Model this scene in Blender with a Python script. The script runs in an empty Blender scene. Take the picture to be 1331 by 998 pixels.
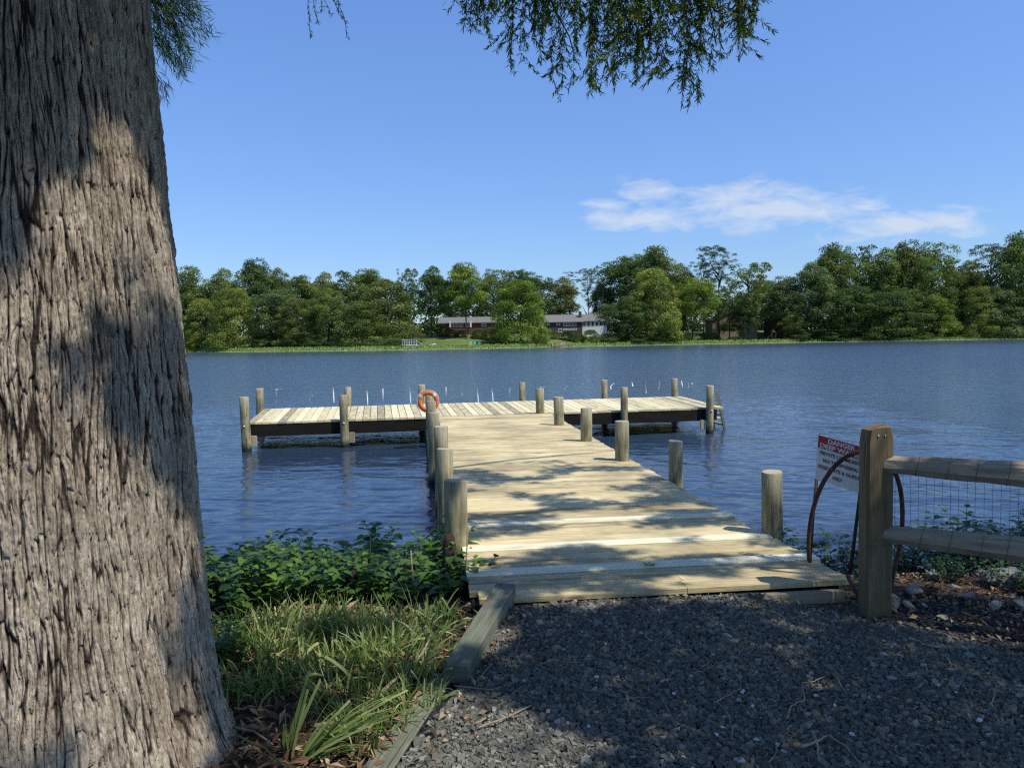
import bpy, math, random
import numpy as np
from mathutils import Matrix, Vector

R0 = np.random.default_rng(7)
random.seed(5)
scene = bpy.context.scene
COL = scene.collection
PI = math.pi

# ------------------------------------------------------------------ camera model
F = 994.169; PITCH = .0566; ROLL = .0162; H = 2.056
YAW = .1117; TF = 15.8385; TY = .0611; DK = .556


def ray(x, y):
    U = (x - 665.5) / F; V = -(y - 499) / F
    c, s = math.cos(ROLL), math.sin(ROLL); u = U * c + V * s; v = -U * s + V * c
    c, s = math.cos(PITCH), math.sin(PITCH)
    return u, c + v * s, -s + v * c


def ground(x, y, z=0.):
    u, d, w = ray(x, y); k = (z - H) / w
    return u * k, d * k


def at(x, y, D):
    u, d, w = ray(x, y); k = D / d
    return u * k, D, H + w * k


def W(t, s, z=0.):
    c, q = math.cos(YAW), math.sin(YAW)
    return t * c - s * q, t * q + s * c, z


def W2(t, s, z=0.):
    c, q = math.cos(TY), math.sin(TY)
    a, b = t * c - s * q, t * q + s * c
    return W(a, b + TF, z)


SUN_EL = math.radians(58)
SUN_H = (0.865, -0.502)              # horizontal direction towards the sun
SX, SY, SZ = math.cos(SUN_EL) * SUN_H[0], math.cos(SUN_EL) * SUN_H[1], math.sin(SUN_EL)


def sm(t):
    t = np.clip(t, 0, 1); return t * t * (3 - 2 * t)


# ------------------------------------------------------------------ noise
def _h(ix, iy, iz, seed):
    n = (ix * 374761393 + iy * 668265263 + iz * 2147483647 + seed * 1274126177) & 0xffffffff
    n = ((n ^ (n >> 13)) * 1274126177) & 0xffffffff
    n = (n ^ (n >> 16)) & 0xffffffff
    return n / 4294967295.0


def vn(x, y, z=0., seed=0):
    x, y, z = np.broadcast_arrays(np.asarray(x, float), np.asarray(y, float), np.asarray(z, float))
    ix, iy, iz = np.floor(x).astype(np.int64), np.floor(y).astype(np.int64), np.floor(z).astype(np.int64)
    fx, fy, fz = x - ix, y - iy, z - iz
    fx, fy, fz = fx * fx * (3 - 2 * fx), fy * fy * (3 - 2 * fy), fz * fz * (3 - 2 * fz)
    r = 0
    for dx in (0, 1):
        for dy in (0, 1):
            for dz in (0, 1):
                w = (fx if dx else 1 - fx) * (fy if dy else 1 - fy) * (fz if dz else 1 - fz)
                r = r + w * _h(ix + dx, iy + dy, iz + dz, seed)
    return r


def fbm(x, y, z=0., seed=0, o=4):
    r = 0; a = .5; f = 1.
    for i in range(o):
        r = r + a * vn(np.asarray(x) * f, np.asarray(y) * f, np.asarray(z) * f, seed + i * 17); a *= .5; f *= 2.03
    return r / (1 - .5 ** o)


# ------------------------------------------------------------------ materials
def new_mat(name):
    m = bpy.data.materials.new(name); m.use_nodes = True
    nt = m.node_tree; nt.nodes.clear()
    out = nt.nodes.new('ShaderNodeOutputMaterial')
    return m, nt, out


def N(nt, typ, **kw):
    n = nt.nodes.new(typ)
    for k, v in kw.items():
        if k in ('operation', 'blend_type', 'data_type', 'attribute_name', 'feature', 'distance', 'noise_dimensions',
                 'interpolation_type', 'attribute_type', 'bands_direction', 'clamp'):
            setattr(n, k, v)
        else:
            n.inputs[k].default_value = v
    return n


def L(nt, a, b): nt.links.new(a, b)


def ramp(nt, fac, stops):
    r = nt.nodes.new('ShaderNodeValToRGB')
    e = r.color_ramp.elements
    while len(e) < len(stops): e.new(.5)
    for el, (p, c) in zip(e, stops):
        el.position = p; el.color = (c[0], c[1], c[2], 1) if not np.isscalar(c) else (c, c, c, 1)
    L(nt, fac, r.inputs[0]); return r


def mixc(nt, fac, a, b, bt='MIX'):
    m = nt.nodes.new('ShaderNodeMix'); m.data_type = 'RGBA'; m.blend_type = bt
    for s, v in ((0, fac), (6, a), (7, b)):
        if hasattr(v, 'links') or isinstance(v, bpy.types.NodeSocket): L(nt, v, m.inputs[s])
        elif s == 0: m.inputs[0].default_value = v
        else: m.inputs[s].default_value = (v[0], v[1], v[2], 1)
    return m.outputs[2]


def mth(nt, op, a, b=None, clamp=False):
    m = nt.nodes.new('ShaderNodeMath'); m.operation = op; m.use_clamp = clamp
    for i, v in enumerate((a, b)):
        if v is None: continue
        if isinstance(v, bpy.types.NodeSocket): L(nt, v, m.inputs[i])
        else: m.inputs[i].default_value = v
    return m.outputs[0]


def noise(nt, vec, scale, detail=4., rough=.55, dist=0.):
    n = N(nt, 'ShaderNodeTexNoise', Scale=scale, Detail=detail, Roughness=rough, Distortion=dist)
    if vec is not None: L(nt, vec, n.inputs['Vector'])
    return n.outputs['Fac']


def mapping(nt, vec, sc=(1, 1, 1), rot=(0, 0, 0)):
    m = nt.nodes.new('ShaderNodeMapping'); m.inputs['Scale'].default_value = sc
    m.inputs['Rotation'].default_value = rot
    L(nt, vec, m.inputs['Vector']); return m.outputs[0]


def attr(nt, name):
    a = nt.nodes.new('ShaderNodeAttribute'); a.attribute_name = name; return a.outputs['Fac']


def bump(nt, h, strength, dist, normal=None):
    b = N(nt, 'ShaderNodeBump', Strength=strength, Distance=dist); L(nt, h, b.inputs['Height'])
    if normal: L(nt, normal, b.inputs['Normal'])
    return b.outputs[0]


def princ(nt, out, col, rough=.7, nrm=None, spec=.3, metal=0.):
    p = nt.nodes.new('ShaderNodeBsdfPrincipled')
    if isinstance(col, bpy.types.NodeSocket): L(nt, col, p.inputs['Base Color'])
    else: p.inputs['Base Color'].default_value = (*col, 1)
    if isinstance(rough, bpy.types.NodeSocket): L(nt, rough, p.inputs['Roughness'])
    else: p.inputs['Roughness'].default_value = rough
    p.inputs['Specular IOR Level'].default_value = spec
    p.inputs['Metallic'].default_value = metal
    if nrm: L(nt, nrm, p.inputs['Normal'])
    if out: L(nt, p.outputs[0], out.inputs[0])
    return p


def wood_mat(name, dark, mid, light, tone_amt=.5, stain=None, grain=60., rough=.75, knots=True, bstr=.5):
    """UV-based plank wood: u along the grain in metres; 'tone' picks the board's shade"""
    m, nt, out = new_mat(name)
    uv = nt.nodes.new('ShaderNodeTexCoord').outputs['UV']
    g1 = noise(nt, mapping(nt, uv, (1.6, grain, 1)), 1., 5, .6, .3)
    g2 = noise(nt, mapping(nt, uv, (7, grain * 3, 1)), 1., 3, .6)
    blot = noise(nt, mapping(nt, uv, (2.2, 6, 1)), 1., 4, .6)
    tone = attr(nt, 'tone')
    f = mth(nt, 'ADD', mth(nt, 'MULTIPLY', g1, .55), mth(nt, 'MULTIPLY', g2, .25))
    f = mth(nt, 'ADD', f, mth(nt, 'MULTIPLY', mth(nt, 'SUBTRACT', tone, .5), tone_amt))
    f = mth(nt, 'ADD', f, mth(nt, 'MULTIPLY', mth(nt, 'SUBTRACT', blot, .5), .45))
    c = ramp(nt, f, [(.18, dark), (.42, mid), (.68, light)]).outputs[0]
    cr = noise(nt, mapping(nt, uv, (1.1, grain * 2.2, 1)), 1., 2, .5)
    crm = ramp(nt, cr, [(.30, .45), (.36, 1.)]).outputs[0]
    c = mixc(nt, 1., c, crm, 'MULTIPLY')
    if knots:
        v = N(nt, 'ShaderNodeTexVoronoi', Scale=1.); L(nt, mapping(nt, uv, (1.7, 5.5, 1)), v.inputs['Vector'])
        k = ramp(nt, v.outputs['Distance'], [(.06, .5), (.11, 1.)]).outputs[0]
        c = mixc(nt, 1., c, k, 'MULTIPLY')
    if stain:
        ob = nt.nodes.new('ShaderNodeTexCoord').outputs['Object']
        s = noise(nt, ob, 1.3, 5, .65)
        c = mixc(nt, mth(nt, 'MULTIPLY', ramp(nt, s, [(.42, 0.), (.68, 1.)]).outputs[0], .55), c, stain)
    b = bump(nt, mth(nt, 'ADD', g2, mth(nt, 'MULTIPLY', crm, .8)), bstr, .004)
    princ(nt, out, c, rough, b, .2)
    return m


def leaf_mat(name, c0, c1, c2, trans=.35, rough=.5, objcol=False, spec=.3):
    m, nt, out = new_mat(name)
    tone = attr(nt, 'tone')
    c = ramp(nt, tone, [(0., c0), (.5, c1), (1., c2)]).outputs[0]
    if objcol:
        oi = nt.nodes.new('ShaderNodeObjectInfo')
        c = mixc(nt, 1., c, oi.outputs['Color'], 'MULTIPLY')
    p = princ(nt, None, c, rough, None, spec)
    t = nt.nodes.new('ShaderNodeBsdfTranslucent')
    L(nt, mixc(nt, 1., c, (1.5, 1.6, .55), 'MULTIPLY'), t.inputs[0])
    mx = N(nt, 'ShaderNodeMixShader', Fac=trans)
    L(nt, p.outputs[0], mx.inputs[1]); L(nt, t.outputs[0], mx.inputs[2]); L(nt, mx.outputs[0], out.inputs[0])
    return m


def simple_mat(name, c, c2=None, scale=8., rough=.7, spec=.3, bstr=0., metal=0., tone=False):
    m, nt, out = new_mat(name)
    ob = nt.nodes.new('ShaderNodeTexCoord').outputs['Object']
    n = noise(nt, ob, scale, 5, .6)
    c2 = c2 or tuple(v * .7 for v in c)
    fac = ramp(nt, n, [(.35, 0.), (.65, 1.)]).outputs[0]
    if tone: fac = mth(nt, 'ADD', mth(nt, 'MULTIPLY', fac, .3), mth(nt, 'MULTIPLY', attr(nt, 'tone'), .7))
    col = mixc(nt, fac, c, c2)
    b = bump(nt, noise(nt, ob, scale * 4, 5, .6), bstr, .02) if bstr else None
    princ(nt, out, col, rough, b, spec, metal)
    return m


M = {}
M['deck'] = wood_mat('deck_wood', (.19, .14, .07), (.62, .505, .265), (.79, .68, .41), .24, (.16, .135, .085), 45, bstr=.7)
M['deck_new'] = wood_mat('pale_deck_board', (.42, .37, .23), (.74, .68, .46), (.84, .79, .60), .4, None, 40)
M['head'] = wood_mat('pier_head_planks', (.27, .235, .15), (.62, .53, .30), (.79, .69, .43), .45, None, 30)
M['beam'] = wood_mat('shade_dark_beam', (.005, .004, .003), (.012, .009, .006), (.028, .021, .014), .5, None, 20)  # dark brown wood, colour pushed near black for the shade below the deck
M['fascia'] = wood_mat('fascia_wood', (.13, .10, .055), (.34, .28, .17), (.48, .42, .28), .5, (.09, .075, .05), 30)
M['timber'] = wood_mat('grey_timber', (.05, .055, .04), (.17, .175, .13), (.30, .30, .235), .4, (.11, .13, .07), 30, bstr=1.)
M['fence'] = wood_mat('fence_wood', (.06, .042, .022), (.175, .128, .068), (.28, .21, .12), .5, (.12, .10, .05), 26, bstr=.9)
M['rail'] = wood_mat('rail_wood', (.15, .12, .085), (.40, .33, .235), (.58, .50, .38), .5, (.13, .11, .08), 24, bstr=.8)


def pile_mat():
    m, nt, out = new_mat('treated_pile')
    tc = nt.nodes.new('ShaderNodeTexCoord'); uv = tc.outputs['UV']
    oi = nt.nodes.new('ShaderNodeObjectInfo')
    va = N(nt, 'ShaderNodeVectorMath', operation='ADD'); L(nt, uv, va.inputs[0]); L(nt, oi.outputs['Random'], va.inputs[1])
    sc = N(nt, 'ShaderNodeVectorMath', operation='SCALE'); L(nt, va.outputs[0], sc.inputs[0]); sc.inputs['Scale'].default_value = 1.
    uv = sc.outputs[0]
    g = noise(nt, mapping(nt, uv, (2, 30, 1)), 1., 5, .6, .4)
    g2 = noise(nt, mapping(nt, uv, (5, 9, 1)), 1., 4, .6)
    f = mth(nt, 'ADD', mth(nt, 'MULTIPLY', g, .6), mth(nt, 'MULTIPLY', g2, .4))
    c = ramp(nt, f, [(.32, (.05, .048, .025)), (.48, (.21, .19, .105)), (.64, (.45, .39, .24))]).outputs[0]
    c = mixc(nt, attr(nt, 'tone'), c, (.42, .37, .27))
    geo = nt.nodes.new('ShaderNodeNewGeometry'); sp = nt.nodes.new('ShaderNodeSeparateXYZ'); L(nt, geo.outputs['Position'], sp.inputs[0])
    zz = mth(nt, 'ADD', sp.outputs['Z'], mth(nt, 'MULTIPLY', g2, .12))
    wet = ramp(nt, zz, [(.12, 0.), (.26, 1.)]).outputs[0]
    c = mixc(nt, wet, (.022, .022, .014), c)
    crk = ramp(nt, noise(nt, mapping(nt, uv, (1.2, 46, 1)), 1., 2, .5), [(.3, .35), (.36, 1.)]).outputs[0]
    c = mixc(nt, 1., c, crk, 'MULTIPLY')
    b = bump(nt, mth(nt, 'ADD', g, crk), .6, .006)
    princ(nt, out, c, .8, b, .2)
    return m


M['pile'] = pile_mat()


def bark_mat(name, far=False):
    m, nt, out = new_mat(name)
    ob = nt.nodes.new('ShaderNodeTexCoord').outputs['Object']
    cav = attr(nt, 'tone')
    n1 = noise(nt, mapping(nt, ob, (9, 9, 2.5)), 1., 6, .65)
    n2 = noise(nt, mapping(nt, ob, (90, 90, 16)), 1., 5, .68)
    n3 = noise(nt, ob, 2.0, 4, .6)
    f = mth(nt, 'ADD', mth(nt, 'MULTIPLY', n1, .4), mth(nt, 'MULTIPLY', n2, .6))
    c = ramp(nt, f, [(.37, (.17, .13, .09)), (.5, (.38, .31, .225)), (.62, (.63, .54, .41))]).outputs[0]
    c = mixc(nt, mth(nt, 'MULTIPLY', ramp(nt, n3, [(.45, 0.), (.7, 1.)]).outputs[0], .35), c, (.24, .25, .20))
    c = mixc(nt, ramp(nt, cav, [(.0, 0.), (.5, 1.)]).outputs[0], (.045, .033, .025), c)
    b = bump(nt, mth(nt, 'ADD', n2, mth(nt, 'MULTIPLY', n1, .6)), .9, .012)
    princ(nt, out, c, .9, b, .1)
    return m


M['bark'] = bark_mat('cypress_bark')
M['branch'] = simple_mat('branch_bark', (.07, .055, .04), (.13, .11, .085), 20, .9, .1)
M['cyp'] = leaf_mat('cypress_needles', (.035, .065, .016), (.095, .155, .032), (.19, .27, .06), .5)
M['farleaf'] = leaf_mat('far_foliage', (.040, .070, .022), (.112, .158, .042), (.225, .275, .072), .28, .6, True, .15)
M['fartrunk'] = simple_mat('far_trunk_bark', (.045, .035, .026), (.09, .075, .06), 2, .9, .1)
M['bush'] = leaf_mat('bank_leaves', (.022, .055, .012), (.055, .12, .024), (.14, .24, .045), .3, .42)
M['vine'] = leaf_mat('vine_leaves', (.014, .034, .011), (.036, .08, .022), (.09, .16, .036), .25, .4)
M['grass'] = leaf_mat('grass_blades', (.055, .095, .025), (.14, .205, .052), (.42, .43, .19), .25, .45)
M['straw'] = leaf_mat('dead_litter', (.10, .045, .022), (.24, .15, .08), (.45, .36, .22), .1, .8)
M['leafdead'] = leaf_mat('dead_leaves', (.06, .035, .02), (.17, .11, .065), (.38, .30, .20), .1, .8)
M['stem'] = simple_mat('plant_stem', (.08, .11, .04), (.14, .12, .06), 10, .7)
M['reed'] = leaf_mat('marsh_reeds', (.13, .20, .03), (.29, .37, .09), (.50, .54, .22), .3, .6)
M['twig'] = simple_mat('dry_twig', (.20, .155, .105), (.34, .28, .20), 20, .9, .1)
M['rock'] = simple_mat('grey_rock', (.25, .25, .235), (.11, .115, .11), 9, .85, .2, .8)
M['rock2'] = simple_mat('pale_rough_rock', (.38, .35, .27), (.15, .14, .10), 22, .9, .2, 1.)
M['white'] = simple_mat('white_paint', (.78, .78, .76), (.6, .6, .58), 5, .5)
M['pebble'] = simple_mat('white_pebble', (.62, .60, .56), (.42, .40, .38), 30, .6)
M['rust'] = simple_mat('rusty_iron', (.06, .03, .022), (.13, .07, .045), 30, .8, .3, .4, .2)
M['darkiron'] = simple_mat('dark_iron', (.03, .022, .02), (.07, .045, .035), 30, .7, .3, .3, .3)
M['wire'] = simple_mat('dark_wire', (.07, .075, .08), (.12, .12, .12), 30, .5, .4, 0, .4)
M['tape'] = simple_mat('white_streamer', (.80, .80, .80), (.66, .66, .68), 30, .4)
M['orange'] = simple_mat('orange_buoy', (.72, .20, .045), (.55, .13, .03), 6, .5, .4)
M['orange2'] = simple_mat('orange_buoy_band', (.75, .62, .45), (.62, .5, .38), 6, .5, .4)
M['signwhite'] = simple_mat('sign_white', (.70, .71, .70), (.60, .61, .60), 8, .35, .4)
M['signred'] = simple_mat('sign_red', (.42, .022, .03), (.33, .02, .025), 8, .35, .4)
M['ink'] = simple_mat('sign_ink', (.07, .03, .03), (.10, .04, .04), 8, .4)
M['brick'] = simple_mat('house_brick', (.15, .062, .046), (.10, .05, .038), 3, .85)
M['brick2'] = simple_mat('dark_house_brick', (.085, .06, .05), (.06, .045, .04), 3, .85)
M['roof'] = simple_mat('grey_shingles', (.19, .185, .17), (.14, .135, .125), 2, .9)
M['roof2'] = simple_mat('brown_shingles', (.13, .105, .085), (.09, .075, .06), 2, .9)
M['glass'] = simple_mat('dark_window_glass', (.02, .024, .028), (.04, .045, .05), 1, .1, .5)
M['yellow'] = simple_mat('yellow_plastic', (.62, .42, .05), (.5, .33, .04), 3, .5)
M['teal'] = simple_mat('teal_paint', (.10, .38, .34), (.08, .3, .28), 3, .5)
M['blue'] = simple_mat('blue_paint', (.09, .12, .30), (.07, .09, .22), 3, .5)
M['rubber'] = simple_mat('tyre_rubber', (.02, .02, .02), (.03, .03, .03), 3, .8)
M['tarp'] = simple_mat('blue_grey_stone', (.20, .24, .28), (.13, .15, .17), 8, .5)


# ------------------------------------------------------------------ mesh building
def set_mesh(name, V, Fs, tone=None, uv=None, smooth=False):
    """V (n,3); Fs list of arrays of same-size faces (quads/tris); tone per vertex"""
    me = bpy.data.meshes.new(name)
    if not isinstance(Fs, (list, tuple)): Fs = [Fs]
    Fs = [np.asarray(f, np.int32) for f in Fs if len(f)]
    nl = sum(f.size for f in Fs); nf = sum(len(f) for f in Fs)
    me.vertices.add(len(V)); me.vertices.foreach_set('co', np.asarray(V, np.float32).ravel())
    me.loops.add(nl); me.loops.foreach_set('vertex_index', np.concatenate([f.ravel() for f in Fs]))
    me.polygons.add(nf)
    sizes = np.concatenate([np.full(len(f), f.shape[1], np.int32) for f in Fs])
    st = np.concatenate([[0], np.cumsum(sizes)[:-1]]).astype(np.int32)
    me.polygons.foreach_set('loop_start', st)
    me.polygons.foreach_set('use_smooth', np.full(nf, smooth, bool))
    if tone is not None:
        a = me.attributes.new('tone', 'FLOAT', 'POINT'); a.data.foreach_set('value', np.asarray(tone, np.float32))
    if uv is not None:
        u = me.uv_layers.new(name='UVMap'); u.data.foreach_set('uv', np.asarray(uv, np.float32).ravel())
    me.update(calc_edges=True); me.validate()
    return me


def link(name, me, mat=None, parent=None, loc=None):
    o = bpy.data.objects.new(name, me); COL.objects.link(o)
    if mat is not None and not me.materials: me.materials.append(mat)
    if parent is not None: o.parent = parent
    if loc is not None: o.location = loc
    return o


def tag(o, label=None, cat=None, group=None, kind=None):
    if label: o['label'] = label
    if cat: o['category'] = cat
    if group: o['group'] = group
    if kind: o['kind'] = kind
    return o


def thing(name, label, cat, loc=(0, 0, 0), rz=0., group=None):
    o = bpy.data.objects.new(name, None); COL.objects.link(o); o.location = loc; o.rotation_euler = (0, 0, rz)
    o.empty_display_size = .1
    return tag(o, label, cat, group)


class MB:
    """mesh builder with per-vertex tone and per-loop uv"""
    def __init__(s): s.v = []; s.f = []; s.t = []; s.uv = []; s.sm = []

    def add(s, vs, fs, tone=.5, uvs=None, smooth=False):
        b = len(s.v); s.v += [tuple(v) for v in vs]
        s.t += list(tone) if hasattr(tone, '__len__') else [tone] * len(vs)
        for i, f in enumerate(fs):
            s.f.append([b + k for k in f]); s.sm.append(smooth)
            s.uv += list(uvs[i]) if uvs else [(0, 0)] * len(f)

    def box(s, c, ax, ay, az, tone=.5, bev=0.):
        """c centre; ax,ay,az half-extent vectors (ax = along the grain)"""
        c, ax, ay, az = (np.array(v, float) for v in (c, ax, ay, az))
        la, lb, lc = (np.linalg.norm(v) for v in (ax, ay, az))
        ou, ov = random.random() * 50, random.random() * 50
        def P(i, j, k): return c + ax * i + ay * j + az * k
        if bev <= 0:
            vs = [P(i, j, k) for i in (-1, 1) for j in (-1, 1) for k in (-1, 1)]
            fs = [(0, 1, 3, 2), (4, 6, 7, 5), (0, 4, 5, 1), (2, 3, 7, 6), (0, 2, 6, 4), (1, 5, 7, 3)]
            ijk = [(i, j, k) for i in (-1, 1) for j in (-1, 1) for k in (-1, 1)]
            uvs = []
            for q, f in enumerate(fs):
                u = []
                for n in f:
                    i, j, k = ijk[n]
                    if q < 2: u.append((ou + j * lb * .1, ov + k * lc))
                    elif q < 4: u.append((ou + i * la, ov + k * lc + 3))
                    else: u.append((ou + i * la, ov + j * lb))
                uvs.append(u)
            s.add(vs, fs, tone, uvs)
        else:
            # octagonal profile along ax (bevelled long edges)
            by, bz = 1 - bev / lb, 1 - bev / lc
            prof = [(-1, -bz), (-by, -1), (by, -1), (1, -bz), (1, bz), (by, 1), (-by, 1), (-1, bz)]
            vs = [P(-1, j, k) for j, k in prof] + [P(1, j, k) for j, k in prof]
            fs = []; uvs = []; acc = 0
            for i in range(8):
                j = (i + 1) % 8
                d = math.hypot((prof[j][0] - prof[i][0]) * lb, (prof[j][1] - prof[i][1]) * lc)
                fs.append((i, 8 + i, 8 + j, j)); 
                uvs.append([(ou - la, ov + acc), (ou + la, ov + acc), (ou + la, ov + acc + d), (ou - la, ov + acc + d)]); acc += d
            fs.append(tuple(range(8))); uvs.append([(ou + j * lb * .1, ov + k * lc) for j, k in prof])
            fs.append(tuple(range(15, 7, -1))); uvs.append([(ou + j * lb * .1, ov + k * lc) for j, k in prof[::-1]])
            s.add(vs, fs, tone, uvs)

    def beam(s, a, b, w, h, up=(0, 0, 1), tone=.5, bev=0.):
        a, b, up = np.array(a, float), np.array(b, float), np.array(up, float)
        d = b - a; Ln = np.linalg.norm(d); d /= Ln
        y = np.cross(up, d); y /= np.linalg.norm(y); z = np.cross(d, y)
        s.box((a + b) / 2, d * Ln / 2, y * w / 2, z * h / 2, tone, bev)

    def tube(s, pts, rad, n=8, tone=.5, cap=True, smooth=True):
        pts = [np.array(p, float) for p in pts]
        if np.isscalar(rad): rad = [rad] * len(pts)
        b = len(s.v); acc = 0; prev = None; ou = random.random() * 9
        rings = []
        for i, p in enumerate(pts):
            d = pts[min(i + 1, len(pts) - 1)] - pts[max(i - 1, 0)]; d /= (np.linalg.norm(d) + 1e-9)
            if prev is None:
                x = np.cross(d, (0, 0, 1)); 
                if np.linalg.norm(x) < 1e-3: x = np.cross(d, (0, 1, 0))
            else: x = prev - d * np.dot(prev, d)
            x /= np.linalg.norm(x); prev = x; y = np.cross(d, x)
            if i: acc += np.linalg.norm(p - pts[i - 1])
            rings.append(([p + rad[i] * (x * math.cos(2 * PI * k / n) + y * math.sin(2 * PI * k / n)) for k in range(n)], acc))
        vs = [v for r, _ in rings for v in r]; fs = []; uvs = []
        for i in range(len(pts) - 1):
            for k in range(n):
                k2 = (k + 1) % n
                fs.append((i * n + k, i * n + k2, (i + 1) * n + k2, (i + 1) * n + k))
                c = 2 * PI * rad[i] / n
                uvs.append([(ou + rings[i][1], k * c), (ou + rings[i][1], (k + 1) * c), (ou + rings[i + 1][1], (k + 1) * c), (ou + rings[i + 1][1], k * c)])
        if cap:
            fs.append(tuple(range(n))[::-1]); uvs.append([(0, 0)] * n)
            fs.append(tuple(range((len(pts) - 1) * n, len(pts) * n))); uvs.append([(0, 0)] * n)
        s.add(vs, fs, tone, uvs, smooth)

    def build(s, name, mat, parent=None, smooth=None):
        me = bpy.data.meshes.new(name)
        me.from_pydata([tuple(map(float, v)) for v in s.v], [], s.f)
        a = me.attributes.new('tone', 'FLOAT', 'POINT'); a.data.foreach_set('value', np.array(s.t, np.float32))
        u = me.uv_layers.new(name='UVMap'); u.data.foreach_set('uv', np.array(s.uv, np.float32).ravel())
        me.polygons.foreach_set('use_smooth', np.array(s.sm, bool))
        me.update()
        return link(name, me, mat, parent)


def diamonds(P, Lv, Wv, k=.45, mid=None):
    n = len(P)
    V = np.stack([P, P + Lv * k + Wv, P + Lv, P + Lv * k - Wv], 1)
    if mid is not None: V[:, 1] += mid; V[:, 3] += mid
    return V.reshape(-1, 3), np.arange(n * 4, dtype=np.int32).reshape(n, 4)


def unit(a): return a / (np.linalg.norm(a, axis=-1, keepdims=True) + 1e-9)


def cards(C, Nr, size, rng, asp=.6):
    """leaf-sized diamonds facing Nr"""
    r = unit(np.cross(Nr, rng.normal(size=Nr.shape))); q = np.cross(unit(Nr), r)
    sz = np.asarray(size).reshape(-1, 1)
    return diamonds(C - r * sz * .5, r * sz, q * sz * asp * .5)


def dup(root, loc, rz=0., sc=None, label=None, group=None, names=None):
    r = root.copy(); COL.objects.link(r); r.location = loc; r.rotation_euler = (0, 0, rz)
    if sc is not None: r.scale = sc
    if label: r['label'] = label
    if group: r['group'] = group
    for ch in list(root.children):
        c = ch.copy(); COL.objects.link(c); c.parent = r
    return r


# ================================================================== TERRAIN
def gz(x, y):
    x, y = np.asarray(x, float), np.asarray(y, float)
    yb = 4.45 + .5 * sm((x - 1.2) / .8)
    t = sm((y - yb) / 1.9)
    z = .462 - .95 * t
    z = z + .052 * sm((y - 3.4) / .75) * (1 - sm((x - 1.35) / .5)) * sm((x + .25) / .2) - .04 * sm((x - 1.4) / .5) * sm((y - 3.7) / .7)
    left = sm((-.35 - x) / .5)
    z = z - .03 * left + .04 * (fbm(x * 1.6, y * 1.6, 0, 3) - .5) * (left + sm((x - 2) / .5))
    return z + .02 * (fbm(x * 2.2, y * 2.2, 0, 5) - .5)


SHORE = [(-600, 250), (-250, 262), (-113, 256), (-75, 226), (-36, 207), (-5, 213), (24, 225), (56, 234), (93, 238), (159, 240), (320, 244), (700, 250)]


def ys(x): return np.interp(x, [a for a, b in SHORE], [b for a, b in SHORE])


def fz(x, y):
    d = y - ys(x)
    return -1.0 + 1.35 * sm((d + 2) / 3) + 3.9 * sm((d - 5) / 34) + .3 * (fbm(np.asarray(x) * .1, np.asarray(y) * .1, 0, 9) - .5) * sm(d / 8)


def grid(name, xs, yy, zf, mat):
    X, Y = np.meshgrid(xs, yy); Z = zf(X, Y)
    V = np.stack([X, Y, Z], -1).reshape(-1, 3); nx = len(xs); ny = len(yy)
    i = np.arange(ny - 1)[:, None] * nx + np.arange(nx - 1)[None]; i = i.ravel()
    Fq = np.stack([i, i + 1, i + nx + 1, i + nx], 1)
    return link(name, set_mesh(name, V, Fq, smooth=True), mat)


def ground_mat():
    m, nt, out = new_mat('bank_soil')
    ob = nt.nodes.new('ShaderNodeTexCoord').outputs['Object']
    sp = nt.nodes.new('ShaderNodeSeparateXYZ'); L(nt, ob, sp.inputs[0])
    n = noise(nt, ob, 14, 6, .65)
    soil = ramp(nt, n, [(.3, (.025, .017, .011)), (.5, (.075, .05, .032)), (.7, (.17, .12, .08))]).outputs[0]
    v = N(nt, 'ShaderNodeTexVoronoi', Scale=38.); L(nt, ob, v.inputs['Vector'])
    grav = ramp(nt, v.outputs['Distance'], [(.1, (.05, .056, .065)), (.6, (.012, .013, .016))]).outputs[0]
    # gravel patch: between the timbers
    gx = mth(nt, 'MULTIPLY', mth(nt, 'GREATER_THAN', sp.outputs['X'], -.62), mth(nt, 'LESS_THAN', sp.outputs['Y'], 4.7))
    c = mixc(nt, gx, soil, grav)
    b = bump(nt, mth(nt, 'ADD', n, v.outputs['Distance']), .8, .02)
    princ(nt, out, c, .95, b, .1)
    return m


def lawn_mat():
    m, nt, out = new_mat('far_lawn')
    ob = nt.nodes.new('ShaderNodeTexCoord').outputs['Object']
    n = noise(nt, ob, .35, 5, .6)
    n2 = noise(nt, ob, .09, 3, .6)
    c = ramp(nt, mth(nt, 'ADD', mth(nt, 'MULTIPLY', n, .5), mth(nt, 'MULTIPLY', n2, .5)), [(.35, (.06, .10, .025)), (.5, (.105, .145, .04)), (.62, (.17, .17, .07)), (.72, (.24, .18, .11))]).outputs[0]
    princ(nt, out, c, .95, None, .1)
    return m


nb_x = np.concatenate([np.linspace(-60, -4, 12), np.linspace(-3.8, 4.6, 190), np.linspace(5, 60, 12)])
nb_y = np.concatenate([np.linspace(-60, -2, 12), np.linspace(-1.5, 8, 210)])
tag(grid('near_bank', nb_x, nb_y, gz, ground_mat()), kind='structure')
fx = np.linspace(-1400, 1400, 281)
fy = np.concatenate([np.linspace(198, 320, 90), np.linspace(330, 2500, 14)])
tag(grid('far_bank', fx, fy, fz, lawn_mat()), kind='structure')


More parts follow.
